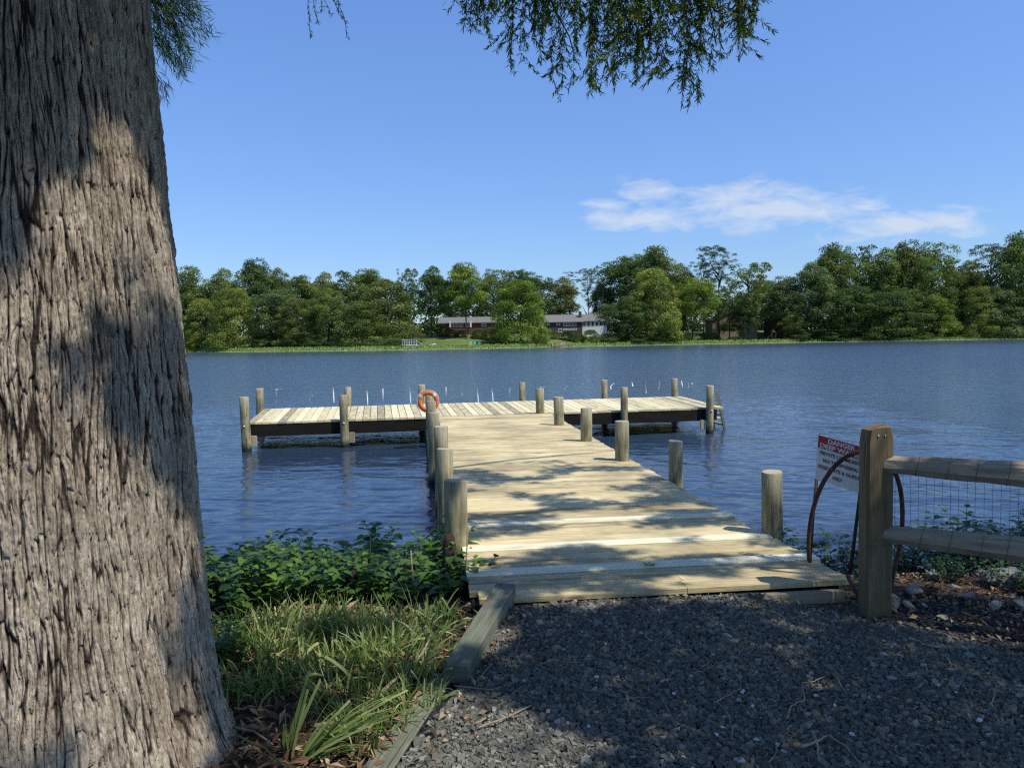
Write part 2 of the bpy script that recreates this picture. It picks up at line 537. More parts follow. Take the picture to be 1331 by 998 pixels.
WB = .04
def water_mat():
    m, nt, out = new_mat('lake_water')
    ob = nt.nodes.new('ShaderNodeTexCoord').outputs['Object']
    vw = mapping(nt, ob, (.62, 1., 1), (0, 0, .15))
    n1 = noise(nt, vw, 9, 4, .6, .7)
    n2 = noise(nt, vw, 2.1, 3, .55, .5)
    n3 = noise(nt, mapping(nt, ob, (1, .35, 1)), .03, 3, .5)
    amp = ramp(nt, n3, [(.35, .65), (.65, 1.15)]).outputs[0]
    # calm strip in the lee of the far shore
    sp = nt.nodes.new('ShaderNodeSeparateXYZ'); L(nt, ob, sp.inputs[0])
    calm = N(nt, 'ShaderNodeMapRange', interpolation_type='SMOOTHSTEP'); L(nt, sp.outputs['Y'], calm.inputs[0])
    calm.inputs[1].default_value = 110; calm.inputs[2].default_value = 165; calm.inputs[3].default_value = 1; calm.inputs[4].default_value = .30
    def mr(a0, a1, b0, b1):
        q = N(nt, 'ShaderNodeMapRange', interpolation_type='SMOOTHSTEP'); L(nt, sp.outputs['Y'], q.inputs[0])
        for k_, v_ in enumerate((a0, a1, b0, b1)): q.inputs[k_ + 1].default_value = v_
        return q.outputs[0]
    n5 = noise(nt, mapping(nt, ob, (2.6, .75, 1), (0, 0, .08)), 1., 4, .62, .5)
    h1 = mth(nt, 'MULTIPLY', mth(nt, 'MULTIPLY', n1, .016), mr(8, 26, .35, 1.2))
    h2 = mth(nt, 'MULTIPLY', mth(nt, 'MULTIPLY', n2, .05), mr(20, 30, .0, 1.3))
    h5 = mth(nt, 'MULTIPLY', mth(nt, 'MULTIPLY', n5, .22), mr(22, 60, 0., 1.))
    hgt = mth(nt, 'ADD', mth(nt, 'ADD', h1, h2), h5)
    hgt = mth(nt, 'MULTIPLY', mth(nt, 'MULTIPLY', hgt, amp), calm.outputs[0])
    b = bump(nt, hgt, 1., 1.)
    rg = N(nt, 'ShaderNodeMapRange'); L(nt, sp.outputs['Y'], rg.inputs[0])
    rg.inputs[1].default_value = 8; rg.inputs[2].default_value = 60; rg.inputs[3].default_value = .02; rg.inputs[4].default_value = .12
    wc = mixc(nt, mr(9, 32, 0., 1.), (.018, .036, .066), (.058, .096, .150))  # body colour lightened with distance to stand in for sky reflection
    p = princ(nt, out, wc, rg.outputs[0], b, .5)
    p.inputs['IOR'].default_value = 1.333
    return m


wx = np.concatenate([[-1200, -300, -60, -20], np.arange(-11, 12.01, .045), [20, 60, 300, 1200.]])
wy = np.concatenate([[2.5, 4.2], np.arange(4.6, 12, .032), np.arange(12, 30, .06), [40, 80, 160, 275.]])


def wave(X, Y):
    q = X * .12
    wxx = X + .25 * (vn(X * .9, Y * .9, 0, 71) - .5); yy = Y + q + .22 * (vn(X * .8 + 9, Y * .8, 0, 72) - .5)
    def rid(n_): return 1 - np.abs(2 * n_ - 1)
    h = .0150 * rid(vn(wxx * 1.7 + yy * .5, yy * 3.6, 0, 73)) + .0085 * rid(vn(wxx * 3.8 - yy * 1.2, yy * 6.4, 0, 74)) + .022 * (vn(X * .5, yy * 1.1, 0, 75) - .5) + .0034 * (vn(wxx * 10 + yy * 3, yy * 17, 0, 76) - .5)
    e = sm((11 - abs(X)) / 1.5) * sm((Y - 4.6) / .4) * sm((29 - Y) / 8)
    return h * e


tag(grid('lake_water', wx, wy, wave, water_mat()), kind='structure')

# ================================================================== PIER
pier = thing('wooden_pier', 'weathered T-shaped wooden pier running from the gravel out over the lake', 'pier')
AL, AR = .235, 2.516
SN = 4.375


def plank(mb, t0, t1, s, w, z, th, fn=W, along='t', tone=.5, bev=.004):
    if along == 't':
        a, b = fn(t0, s), fn(t1, s)
    else:
        a, b = fn(s, t0), fn(s, t1)
    mb.beam((a[0], a[1], z - th / 2), (b[0], b[1], z - th / 2), w, th, (0, 0, 1), tone, bev)


mb = MB(); new = MB()
s = SN; i = 0
while s < TF - .42:
    w = .137
    isnew = any(abs(s + w / 2 - c) < .085 for c in (4.85, 5.44, 6.12))
    tn = random.gauss(.55, .2)
    z = DK + random.uniform(-.0015, .0015)
    if s < 4.7: tn = .30 + .08 * random.random()
    lo, hi = AL + random.uniform(-.008, .008), AR + random.uniform(-.012, .012) + (.05 if s < 5.3 else 0)
    if s < 4.5: lo = .28
    if isnew: plank(new, lo, hi + .03, s + w / 2, w, z + .007, .040, tone=.5 + random.uniform(-.1, .2))
    elif s < 4.6 and True:
        j = 1.55 + random.uniform(-.02, .02)
        plank(mb, lo, j - .002, s + w / 2, w, z, .038, tone=tn); plank(mb, j + .002, hi, s + w / 2, w, z, .038, tone=tn + .1)
    else: plank(mb, lo, hi, s + w / 2, w, z, .038, tone=tn)
    s += w + .007
mb.build('walkway_deck', M['deck'], pier)
o = new.build('cross_board', M['deck_new'], pier); o['label'] = 'three paler, newer boards across the walkway near the shore'
# front fascia and lower step beam
mb = MB()
a, b = W(.95, SN - .045), W(AR - .02, SN - .045)
mb.beam((a[0], a[1], DK - .082), (b[0], b[1], DK - .082), .045, .074, tone=.75, bev=.004)
mb.build('step_beam', M['fascia'], pier)
mb = MB()
a, b = W(.3, SN + .03), W(AR - .02, SN + .03)
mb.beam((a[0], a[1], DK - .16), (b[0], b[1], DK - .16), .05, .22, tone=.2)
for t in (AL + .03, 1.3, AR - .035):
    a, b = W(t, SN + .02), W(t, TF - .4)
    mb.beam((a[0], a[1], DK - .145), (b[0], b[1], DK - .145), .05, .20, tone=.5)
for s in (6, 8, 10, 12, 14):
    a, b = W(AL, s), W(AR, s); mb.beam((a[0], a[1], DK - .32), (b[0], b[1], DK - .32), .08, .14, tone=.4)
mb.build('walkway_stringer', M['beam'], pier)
# head deck
mb = MB(); TL, TR, S0, S1 = -3.50, 6.22, -.40, 2.83
t = TL
while t < TR:
    w = .135
    sk = -.12 + .48 * (t - TL) / (TR - TL); a = W2(t + w / 2, S0 + random.uniform(-.012, .012)); b = W2(t + w / 2 + sk, S1 + random.uniform(-.012, .012)); zq = DK - .022 + random.uniform(-.002, .002)
    mb.beam((a[0], a[1], zq), (b[0], b[1], zq), w * 1.03, .038, (0, 0, 1), random.choice([.35, .5, .5, .6, .7, .8, .1, .95]), .004)
    t += w + .012
mb.build('head_deck', M['head'], pier)
mb = MB()
for s in (S0 + .03, S1 - .03, 1.2):
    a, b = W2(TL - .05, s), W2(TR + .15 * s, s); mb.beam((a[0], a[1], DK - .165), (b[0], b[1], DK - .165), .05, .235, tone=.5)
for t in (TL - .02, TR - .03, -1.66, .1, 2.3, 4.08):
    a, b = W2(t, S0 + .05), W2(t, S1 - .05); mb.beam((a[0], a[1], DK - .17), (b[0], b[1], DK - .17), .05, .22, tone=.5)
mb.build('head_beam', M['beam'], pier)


def pile(x, y, z1, r, lean=0.):
    lean = lean or random.uniform(-.012, .012)
    ly = random.uniform(-.010, .010); tx, ty_ = random.uniform(-.06, .06), random.uniform(-.06, .06)
    mb = MB(); n = 20; zs = [-1.0, -.3, 0, .25, .5, z1 - .3, z1 - .005, z1]
    vs = []; tn = []; ph = random.random() * 9
    for j, z in enumerate(zs):
        rr = r * (1 - .012 * j) - (.004 if j == len(zs) - 1 else 0)
        for k in range(n):
            a = 2 * PI * k / n
            q = rr * (1 + .035 * math.sin(2 * a + ph) + .02 * math.sin(5 * a + ph * 2 + z * 2))
            vs.append((x + q * math.cos(a) + lean * (z - z1), y + q * math.sin(a) + ly * (z - z1), z + ((tx * math.cos(a) + ty_ * math.sin(a)) * r if j >= 6 else 0)))
            tn.append(1. if j == len(zs) - 1 else (.35 if j == 6 else .0))
    fs = []; uvs = []
    for j in range(len(zs) - 1):
        for k in range(n):
            k2 = (k + 1) % n; c = 2 * PI * r / n
            fs.append((j * n + k, j * n + k2, (j + 1) * n + k2, (j + 1) * n + k))
            uvs.append([(zs[j], k * c), (zs[j], (k + 1) * c), (zs[j + 1], (k + 1) * c), (zs[j + 1], k * c)])
    mb.add(vs, fs, tn, uvs, True)
    b = (len(zs) - 1) * n
    top = vs[b:]
    mb.add(top, [tuple(range(n))], .9, [[(v[0], v[1]) for v in top]])
    return mb.build('pile', M['pile'], pier)


for (t, s, z, r) in [(.196, 5.57, 1.043, .088), (.159, 7.24, 1.044, .085), (.161, 9.16, 1.045, .088), (.094, 10.97, 1.045, .09), (.07, 13.07, 1.05, .088), (.06, 14.88, 1.048, .09),
                     (2.6, 5.52, 1.03, .085), (2.6, 7.78, .972, .082), (2.385, 9.19, 1.045, .092), (2.34, 11.07, 1.047, .09), (2.312, 13.28, 1.049, .092)]:
    x, y, _ = W(t, s); pile(x, y, z, r)
for (t, s, z, r, ln) in [(-3.521, -.5, 1.059, .09, -.02), (-1.659, -.5, 1.05, .085, 0), (2.287, -.46, 1.066, .09, 0), (4.078, -.5, 1.05, .08, 0), (5.992, -.5, 1.032, .085, .01),
                         (-3.735, 2.93, 1.026, .095, 0), (-1.699, 2.93, 1.009, .09, 0), (.062, 2.93, 1.019, .09, 0), (2.562, 2.93, 1.012, .085, 0), (4.69, 2.93, 1.016, .085, 0), (6.566, 2.93, 1.009, .09, 0)]:
    x, y, _ = W2(t, s); pile(x, y, z, r, ln)
# brackets and bolts on the head piles
for t in (-3.521, -1.659, 5.992):
    mb = MB(); a = W2(t + (.15 if t < 5 else -.15), -.46); mb.beam((a[0], a[1], .10), (a[0], a[1], .30), .10, .06, (0, 1, 0), tone=.8)
    mb.build('bracket', M['fascia'], pier)
    mb = MB(); a = W2(t, -.59); b = W2(t, -.57); mb.tube([(a[0], a[1], .50), (b[0], b[1], .50)], .02, 6)
    mb.build('bolt', M['white'], pier)
# ladder at the right end of the head
for s_ in (.05, .55):
    mb = MB(); a = W2(6.66, s_); b = W2(6.40, s_); mb.beam((a[0], a[1], -.35), (b[0], b[1], .88 if s_ < .3 else .62), .05, .07, (0, 1, 0), tone=.9)
    mb.build('ladder_rail', M['timber'], pier)
for z in (.12, .34, .56):
    mb = MB(); q = 6.66 - .26 * (z + .35) / 1.2; a = W2(q, .05); b = W2(q, .55); mb.beam((a[0], a[1], z), (b[0], b[1], z), .08, .03, tone=.8)
    mb.build('ladder_rung', M['timber'], pier)
for z in (.53, .28):
    mb = MB(); a = W2(6.15, .05); b = W2(6.46, .05); mb.beam((a[0], a[1], z), (b[0], b[1], z), .09, .035, tone=.9)
    mb.build('ladder_bracket', M['head'], pier)

# life ring on the walkway pile
rx, ry, _ = W(.03, 14.72)
ring = thing('life_ring', 'orange life ring hung on a pile where the walkway meets the pier head', 'life ring', (rx, ry - .12, .85))
cx, _, cz = at(556.5, 521.5, ry - .12); ring.location = (cx, ry - .12, cz)


def torus_arc(mb, Rr, r, a0, a1, n=20, m=12, wob=0.):
    vs = []; fs = []
    for i in range(n + 1):
        a = a0 + (a1 - a0) * i / n
        for k in range(m):
            b = 2 * PI * k / m; q = Rr + r * math.cos(b)
            vs.append((q * math.cos(a), r * math.sin(b) * .8, q * math.sin(a)))
    for i in range(n):
        for k in range(m): fs.append((i * m + k, i * m + (k + 1) % m, (i + 1) * m + (k + 1) % m, (i + 1) * m + k))
    mb.add(vs, fs, .5, None, True)


mb = MB(); torus_arc(mb, .165, .046, 0, 2 * PI, 40); mb.build('buoy', M['orange'], ring)
for a in (.6, 2.3):
    mb = MB(); torus_arc(mb, .165, .050, a, a + .33, 6); mb.build('band', M['orange2'], ring)
mb = MB(); mb.tube([(.205 * math.cos(a) * (1 + .06 * abs(math.sin(2 * a))), -.02, .205 * math.sin(a) * (1 + .06 * abs(math.sin(2 * a)))) for a in np.linspace(0, 2 * PI, 40)], .006, 5)
mb.build('rope', M['tape'], ring)

# streamers on a line along the back of the head
mb = MB(); pts = []
bt = [-3.735, -1.699, .062, 2.562, 4.69, 6.566]
for q in range(5):
    for k in range(9):
        u = k / 8; t_ = bt[q] + (bt[q + 1] - bt[q]) * u; a = W2(t_, 2.93 - .1); pts.append((a[0], a[1], .985 - .03 * 4 * u * (1 - u)))
mb.tube(pts, .0018, 4); tag(mb.build('fishing_line', M['wire']), 'thin line strung between the pile tops along the back of the pier head', 'line')
STR = [(322, 523, 340, 0), (358, 506, 525, 2), (405, 512, 522, 1), (433, 503, 523, 0), (477, 507, 526, 0), (497, 505, 526, 0), (533, 502, 524, 0), (579, 503, 523, 0), (601, 504, 513, 0), (621, 505, 523, 0),
       (640, 504, 522, 0), (663, 504, 520, 0), (702, 503, 515, 3), (737, 500, 508, 1), (757, 498, 504, 1), (797, 496, 507, 1), (822, 495, 502, 0), (840, 495, 511, 0), (857, 494, 508, 0), (886, 495, 505, 0), (895, 497, 511, 0), (899, 498, 505, 1), (914, 500, 507, 1)]
for (px, y0, y1, kind) in STR:
    D = 18 + (px - 337) / (877 - 337) * 1.75
    if y1 < y0 or y1 > 400 and px == 322: y0, y1, px, D = 517, 539, 323.5, 14.9
    a = np.array(at(px, y0, D)); b = np.array(at(px, y1, D)); L_ = a[2] - b[2]
    pts = []
    for k in range(9):
        u = k / 8
        dx = {0: .025 * math.sin(u * 2 + px) * .6, 1: -.12 * u * u + .03 * math.sin(u * 9), 2: .02 * math.sin(u * 3), 3: -.10 * u + .02}[kind]
        pts.append((a[0] + dx, a[1] + .02 * math.cos(u * 4 + px), a[2] - L_ * u))
    if kind in (2, 3): pts = [(a[0] + .16 - .02 * k, a[1], a[2] + .012 * math.sin(k)) for k in range(8)] + pts
    mb = MB(); vs = []; n = len(pts)
    wd = .017
    for k, p in enumerate(pts):
        tw = k * .2 + px
        vs += [(p[0] - wd * math.cos(tw) * .5 - .003, p[1] - wd * math.sin(tw) * .5, p[2]), (p[0] + wd * math.cos(tw) * .5 + .003, p[1] + wd * math.sin(tw) * .5, p[2])]
    mb.add(vs, [(2 * k, 2 * k + 1, 2 * k + 3, 2 * k + 2) for k in range(n - 1)], .5)
    lab = {0: 'straight white plastic streamer hanging over the back edge of the pier head', 1: 'short curled white streamer blowing above the back edge of the pier head', 2: 'hooked white streamer between the two leftmost back piles of the pier head', 3: 'white streamer with a crooked top beside the middle pile of the pier head'}[kind]
    if px == 323.5: lab = 'white streamer hanging beside the leftmost front pile of the pier head'
    tag(mb.build('streamer', M['tape']), lab, 'streamer', 'white streamers along the pier head')

# ================================================================== TIMBERS
def timber(name, a, b, w, h, label, mat, t=.5):
    o = MB(); o.beam(a, b, w, h, tone=t, bev=.006); ob = o.build(name, mat); tag(ob, label, 'timber'); return ob


timber('edging_timber', (-.285, 3.49, .475), (-.055, 4.47, .545), .118, .15, 'raised grey landscape timber leading up to the corner of the pier', M['timber'], .45)
timber('edging_timber', (-.60, 2.45, .400), (-.355, 3.56, .415), .115, .13, 'low grey landscape timber nearest the camera, between grass and gravel', M['timber'], .6)
timber('edging_timber', (2.22, 4.07, .43), (2.50, 3.63, .425), .09, .05, 'thin grey board at the right edge of the gravel below the fence', M['timber'], .6)

# ================================================================== FENCE, SIGN, HOOP
fx0, fy0 = 2.085, 4.36
fence = thing('split_rail_fence', 'brown split rail fence with wire mesh at the right of the pier entrance', 'fence', (0, 0, 0))
# post: rectangular with rounded, chamfered top
mb = MB()
hw, hd = .078, .055; ang = .05
ca, sa = math.cos(ang), math.sin(ang)
prof = [(-hw, .30), (-hw, 1.44), (-hw * .84, 1.515), (-hw * .45, 1.528), (hw * .45, 1.545), (hw * .80, 1.53), (hw, 1.46), (hw, .30)]
bz = .012
def PP(x, y, z): return (fx0 + x * ca - y * sa, fy0 + x * sa + y * ca, z)
n = len(prof)
vs = [PP(x * (1 - bz / hw), -hd, min(z, 1.53) if z > 1 else z) for x, z in prof] + [PP(x, -hd + bz, z + .0) for x, z in prof] + [PP(x, hd - bz, z) for x, z in prof] + [PP(x * (1 - bz / hw), hd, z) for x, z in prof]
fs = []; uvs = []
for r_ in range(3):
    for i in range(n - 1):
        fs.append((r_ * n + i, r_ * n + i + 1, (r_ + 1) * n + i + 1, (r_ + 1) * n + i))
        ln = prof[i][1]; l2 = prof[i + 1][1]
        uvs.append([(ln, .1 * r_ + i), (l2, .1 * r_ + i + .01), (l2, .1 * r_ + i + .1), (ln, .1 * r_ + i + .1)])
fs.append(tuple(range(n))[::-1]); uvs.append([(z, x) for x, z in prof][::-1])
fs.append(tuple(range(3 * n, 4 * n))); uvs.append([(z, x + 3) for x, z in prof])
mb.add(vs, fs, .5, uvs)
mb.build('post', M['fence'], fence)


def rail(z0, z1, end, r0, r1, name):
    mb = MB(); a = np.array([fx0 + .04, fy0 - .015, z0]); b = np.array(end); d = (b - a); n = 14
    Ln = np.linalg.norm(d[:2]); ux, uy = d[0] / Ln, d[1] / Ln; vs = []; fs = []; uvs = []
    prof = [(-.9, -.15), (-.55, .75), (.1, 1.), (.8, .55), (.95, -.3), (.4, -.95), (-.4, -.9)]; m = len(prof)
    for i in range(n + 1):
        u = i / n; c = a + d * u; r = r0 + (r1 - r0) * min(1, u * 2.2) 
        for k, (p, q) in enumerate(prof):
            j = 1 + .05 * math.sin(i * 1.7 + k * 2)
            vs.append((c[0] + uy * p * r * j, c[1] - ux * p * r * j, c[2] + q * r * j))
    for i in range(n):
        for k in range(m):
            k2 = (k + 1) % m; l = Ln / n
            fs.append((i * m + k, i * m + k2, (i + 1) * m + k2, (i + 1) * m + k))
            uvs.append([(i * l, k * .06), (i * l, k * .06 + .06), (i * l + l, k * .06 + .06), (i * l + l, k * .06)])
    fs += [tuple(range(m))[::-1], tuple(range(n * m, n * m + m))]; uvs += [[(0, 0)] * m] * 2
    mb.add(vs, fs, .5, uvs)
    rl = mb.build('rail', M['rail'], fence)
    # wrapped wires
    for u in np.arange(.10, .96, .085):
        u += random.uniform(-.015, .015); c = a + d * u; r = (r0 + (r1 - r0) * min(1, u * 2.2)) * 1.06
        w = MB(); w.tube([(c[0] + uy * p * r + ux * .012 * q, c[1] - ux * p * r + uy * .012 * q, c[2] + q * r) for p, q in prof + [prof[0]]], .0011, 4, cap=False)
        w.build('wire_tie', M['wire'], rl)


re_ = (fx0 + .58 * 2.6, fy0 - .36 * 2.6)
rail(1.318, 1.318, (re_[0], re_[1], 1.30), .050, .074, 'rail')
rail(.915, .905, (re_[0], re_[1], .90), .050, .074, 'rail')
mb = MB()
for i in range(38):
    u = i * .04; c = (fx0 + .06 + .58 * u * 1.46, fy0 + .075 - .36 * u * 1.46)
    mb.tube([(c[0], c[1], .44), (c[0] + random.uniform(-.003, .003), c[1], .9), (c[0], c[1], 1.30)], .0011, 4, cap=False)
for z in np.arange(.47, 1.31, .052):
    mb.tube([(fx0 + .06, fy0 + .075, z), (fx0 + .06 + .58 * 1.0, fy0 + .075 - .36 * 1., z + random.uniform(-.003, .003)), (fx0 + .06 + .58 * 2.2, fy0 + .075 - .36 * 2.2, z)], .0009, 4, cap=False)
mb.build('wire_mesh', M['wire'], fence)
mb = MB()
mb.tube([PP(-.02, -hd - .002, 1.49), PP(-.017, -hd - .002, 1.475)], .003, 5); mb.build('staple', M['white'], fence); mb = MB(); mb.tube([PP(.02, -hd - .002, 1.49), PP(.02, -hd - .002, 1.478)], .003, 5)
mb.build('staple', M['white'], fence)

# danger sign
sg = thing('danger_sign', 'white and red DANGER DEEP WATER sign leaning behind the fence post', 'sign', (0, 0, 0))
TLc, BLc = np.array(at(1064, 564.5, 5.0)), np.array(at(1060, 622, 5.0))
BRc = np.array(at(1123, 643, 4.74))
vv = TLc - BLc; hh = np.linalg.norm(vv); uu = BRc - BLc; ww = np.linalg.norm(uu); uu /= ww
vv0 = vv / hh
nn = np.cross(uu, vv); nn /= np.linalg.norm(nn)    # towards the lake or the camera
if nn[1] > 0: nn = -nn
vv = vv0
def SP(a, b, c=0.): return BLc + uu * a * ww + vv * b * hh + nn * c
def slab(a0, a1, b0, b1, c0, c1, mat, name, parent):
    mb = MB(); vs = [SP(a, b, c) for c in (c0, c1) for a, b in ((a0, b0), (a1, b0), (a1, b1), (a0, b1))]
    mb.add(vs, [(3, 2, 1, 0), (4, 5, 6, 7), (0, 1, 5, 4), (1, 2, 6, 5), (2, 3, 7, 6), (3, 0, 4, 7)]); return mb.build(name, mat, parent)
slab(0, 1, 0, 1, 0, .003, M['signwhite'], 'panel', sg)
slab(.01, .99, .715, .99, .0035, .0045, M['signred'], 'red_band', sg)


def lettering(lines, mat, name):
    mb = MB()
    for txt, ac, bc, hb, wmax, off in lines:
        cu = bpy.data.curves.new('t', 'FONT'); cu.body = txt; cu.size = 1.; cu.offset = off; cu.resolution_u = 3
        ob = bpy.data.objects.new('t', cu); COL.objects.link(ob); bpy.context.view_layer.update()
        me = bpy.data.meshes.new_from_object(ob.evaluated_get(bpy.context.evaluated_depsgraph_get()))
        xs = [v.co.x for v in me.vertices]; yv = [v.co.y for v in me.vertices]
        x0, x1, y0, y1 = min(xs), max(xs), min(yv), max(yv)
        mb.add([SP(ac + ((v.co.x - x0) / (x1 - x0) - .5) * wmax, bc + ((v.co.y - y0) / (y1 - y0) - .5) * hb, .006) for v in me.vertices], [tuple(p.vertices) for p in me.polygons])
        bpy.data.objects.remove(ob); bpy.data.curves.remove(cu); bpy.data.meshes.remove(me)
    return mb.build(name, mat, sg)


lettering([('DANGER', .50, .915, .105, .56, .035), ('DEEP WATER', .50, .785, .105, .88, .035)], M['signwhite'], 'white_lettering')
for ln_ in [('PRIVATE COMMUNITY', .50, .62, .08, .88, .02), ('NO TRESPASSING', .50, .465, .08, .72, .02), ('RESIDENTS & GUESTS', .50, .31, .08, .90, .02), ('ONLY', .46, .15, .08, .21, .02)]:
    lettering([ln_], M['ink'], 'black_lettering')
a = np.array(at(1061, 622, 5.01)); b = at(1052, 738, 5.0); mb = MB(); mb.tube([a, ((a[0] + b[0]) / 2, 5.01, (a[2] + b[2]) / 2), b], [.008, .010, .012], 7); mb.build('stake', M['darkiron'], sg)
a = at(1118, 640, 4.76); b = at(1105, 745, 4.78); mb = MB(); mb.tube([a, b], [.010, .012], 7); mb.build('stake', M['darkiron'], sg)
a = at(1066, 563, 5.02); b = at(1061, 640, 5.02); mb = MB(); mb.tube([a, b], .006, 7); mb.build('stake', M['darkiron'], sg)
# hoop
pts = [at(x, y, D) for x, y, D in [(1052, 729, 4.75), (1051, 705, 4.74), (1055, 670, 4.72), (1066, 635, 4.70), (1083, 608, 4.68), (1103, 592, 4.66), (1125, 586, 4.64), (1147, 594, 4.64), (1162, 612, 4.64), (1170, 635, 4.66), (1173, 665, 4.68), (1171, 700, 4.70), (1163, 738, 4.72), (1157, 765, 4.73)]]
P_ = []
for i in range(len(pts) - 1):
    for k in range(3):
        u = k / 3; p0, p1, p2, p3 = (np.array(pts[max(0, min(len(pts) - 1, i + d))]) for d in (-1, 0, 1, 2))
        P_.append(.5 * (2 * p1 + (p2 - p0) * u + (2 * p0 - 5 * p1 + 4 * p2 - p3) * u * u + (3 * p1 - p0 - 3 * p2 + p3) * u ** 3))
P_.append(pts[-1])
mb = MB(); mb.tube(P_, .0135, 10); tag(mb.build('metal_hoop', M['rust']), 'rusty brown metal hoop arching in front of the danger sign', 'hoop')
mb = MB(); mb.tube([at(1102, 748, 4.62), at(1112, 768, 4.5), at(1122, 781, 4.46)], .014, 8)
tag(mb.build('rusty_pipe', M['rust']), 'short rusty pipe lying against the foot of the fence post', 'pipe')

# ================================================================== GRAVEL and small stones
def chips(n, region, sz, rng, zoff=0., flat=.45):
    x = rng.uniform(region[0], region[1], n); y = rng.uniform(region[2], region[3], n)
    # not on the grass side of the timbers, not under the pier
    xl = np.interp(y, [2, 2.45, 3.5, 4.5, 5], [-.60, -.55, -.25, .03, .1])
    a = W(0, SN - .06); 
    sfront = -x * math.sin(YAW) + y * math.cos(YAW)
    xr = np.interp(y, [3.0, 3.6, 4.1, 4.5], [3.3, 2.6, 2.2, 2.05])
    keep = (x > xl) & (sfront < SN - .045) & (x < xr + rng.normal(0, .05, n))
    x, y = x[keep], y[keep]; n = len(x)
    s = sz * np.clip(rng.lognormal(0, .35, n), .5, 1.9)
    cube = np.array([(i, j, k) for i in (-1, 1) for j in (-1, 1) for k in (-1, 1)], float)
    V = cube[None] * (1 + rng.uniform(-.38, .12, (n, 8, 3)))
    V = V * np.stack([s * .55, s * .42, s * .55 * flat], 1)[:, None, :]
    # random tilt and spin
    az = rng.uniform(0, 2 * PI, n); tl = rng.normal(0, .45, n); tl2 = rng.normal(0, .45, n)
    def rot(V, a, i, j):
        c, q = np.cos(a)[:, None], np.sin(a)[:, None]; A, B = V[..., i].copy(), V[..., j].copy()
        V[..., i] = A * c - B * q; V[..., j] = A * q + B * c; return V
    V = rot(V, tl, 1, 2); V = rot(V, tl2, 0, 2); V = rot(V, az, 0, 1)
    z = gz(x, y) + s * .12 + zoff + rng.uniform(-.003, .004, n)
    V += np.stack([x, y, z], 1)[:, None, :]
    fq = np.array([(0, 1, 3, 2), (4, 6, 7, 5), (0, 4, 5, 1), (2, 3, 7, 6), (0, 2, 6, 4), (1, 5, 7, 3)])
    Fq = (np.arange(n)[:, None, None] * 8 + fq[None]).reshape(-1, 4)
    tone = np.repeat(np.clip(rng.normal(.42, .2, n) + (rng.random(n) < .008) * .5, 0, 1), 8)
    return V.reshape(-1, 3), Fq, tone


rng = np.random.default_rng(3)
V1, F1, T1 = chips(100000, (-.75, 3.4, 2.35, 4.9), .0160, rng)
V2, F2, T2 = chips(8000, (-.75, 3.4, 2.35, 4.9), .021, rng, .004)
V3, F3, T3 = chips(14000, (-.9, 4.2, .9, 2.35), .030, rng)
V = np.concatenate([V1, V2, V3]); Fq = np.concatenate([F1, F2 + len(V1), F3 + len(V1) + len(V2)])
m, nt, out = new_mat('slate_gravel')
ob = nt.nodes.new('ShaderNodeTexCoord').outputs['Object']
c = ramp(nt, attr(nt, 'tone'), [(0., (.052, .053, .042)), (.45, (.122, .123, .094)), (.75, (.22, .215, .175)), (1., (.42, .39, .35))]).outputs[0]
dust = noise(nt, ob, 1.2, 4, .6)
c = mixc(nt, mth(nt, 'MULTIPLY', ramp(nt, dust, [(.45, 0.), (.7, 1.)]).outputs[0], .3), c, (.12, .095, .075))
princ(nt, out, c, .75, bump(nt, noise(nt, ob, 160, 3, .6), .4, .003), .35)
M['gravel'] = m
tag(link('gravel', set_mesh('gravel', V, Fq, np.concatenate([T1, T2, T3])), m), 'dark slate gravel covering the path up to the pier', 'gravel', kind='stuff')


def rock_mesh(name, sx, sy, sz, seed, rough=.25):
    import bmesh
    bm = bmesh.new(); bmesh.ops.create_icosphere(bm, subdivisions=4, radius=1)
    co = np.array([v.co[:] for v in bm.verts]); r = np.random.default_rng(seed)
    # planar cuts give facets
    for _ in range(16):
        nrm = unit(r.normal(size=3)); d = r.uniform(.45, .85); k = co @ nrm; co -= np.outer(np.maximum(k - d, 0), nrm) * .92
    co *= (1 + rough * .5 * (fbm(co[:, 0] * 2 + seed, co[:, 1] * 2, co[:, 2] * 2, seed, 5) - .5))[:, None]
    co *= np.array([sx, sy, sz])
    for v, c_ in zip(bm.verts, co): v.co = c_
    me = bpy.data.meshes.new(name); bm.to_mesh(me); bm.free(); return me


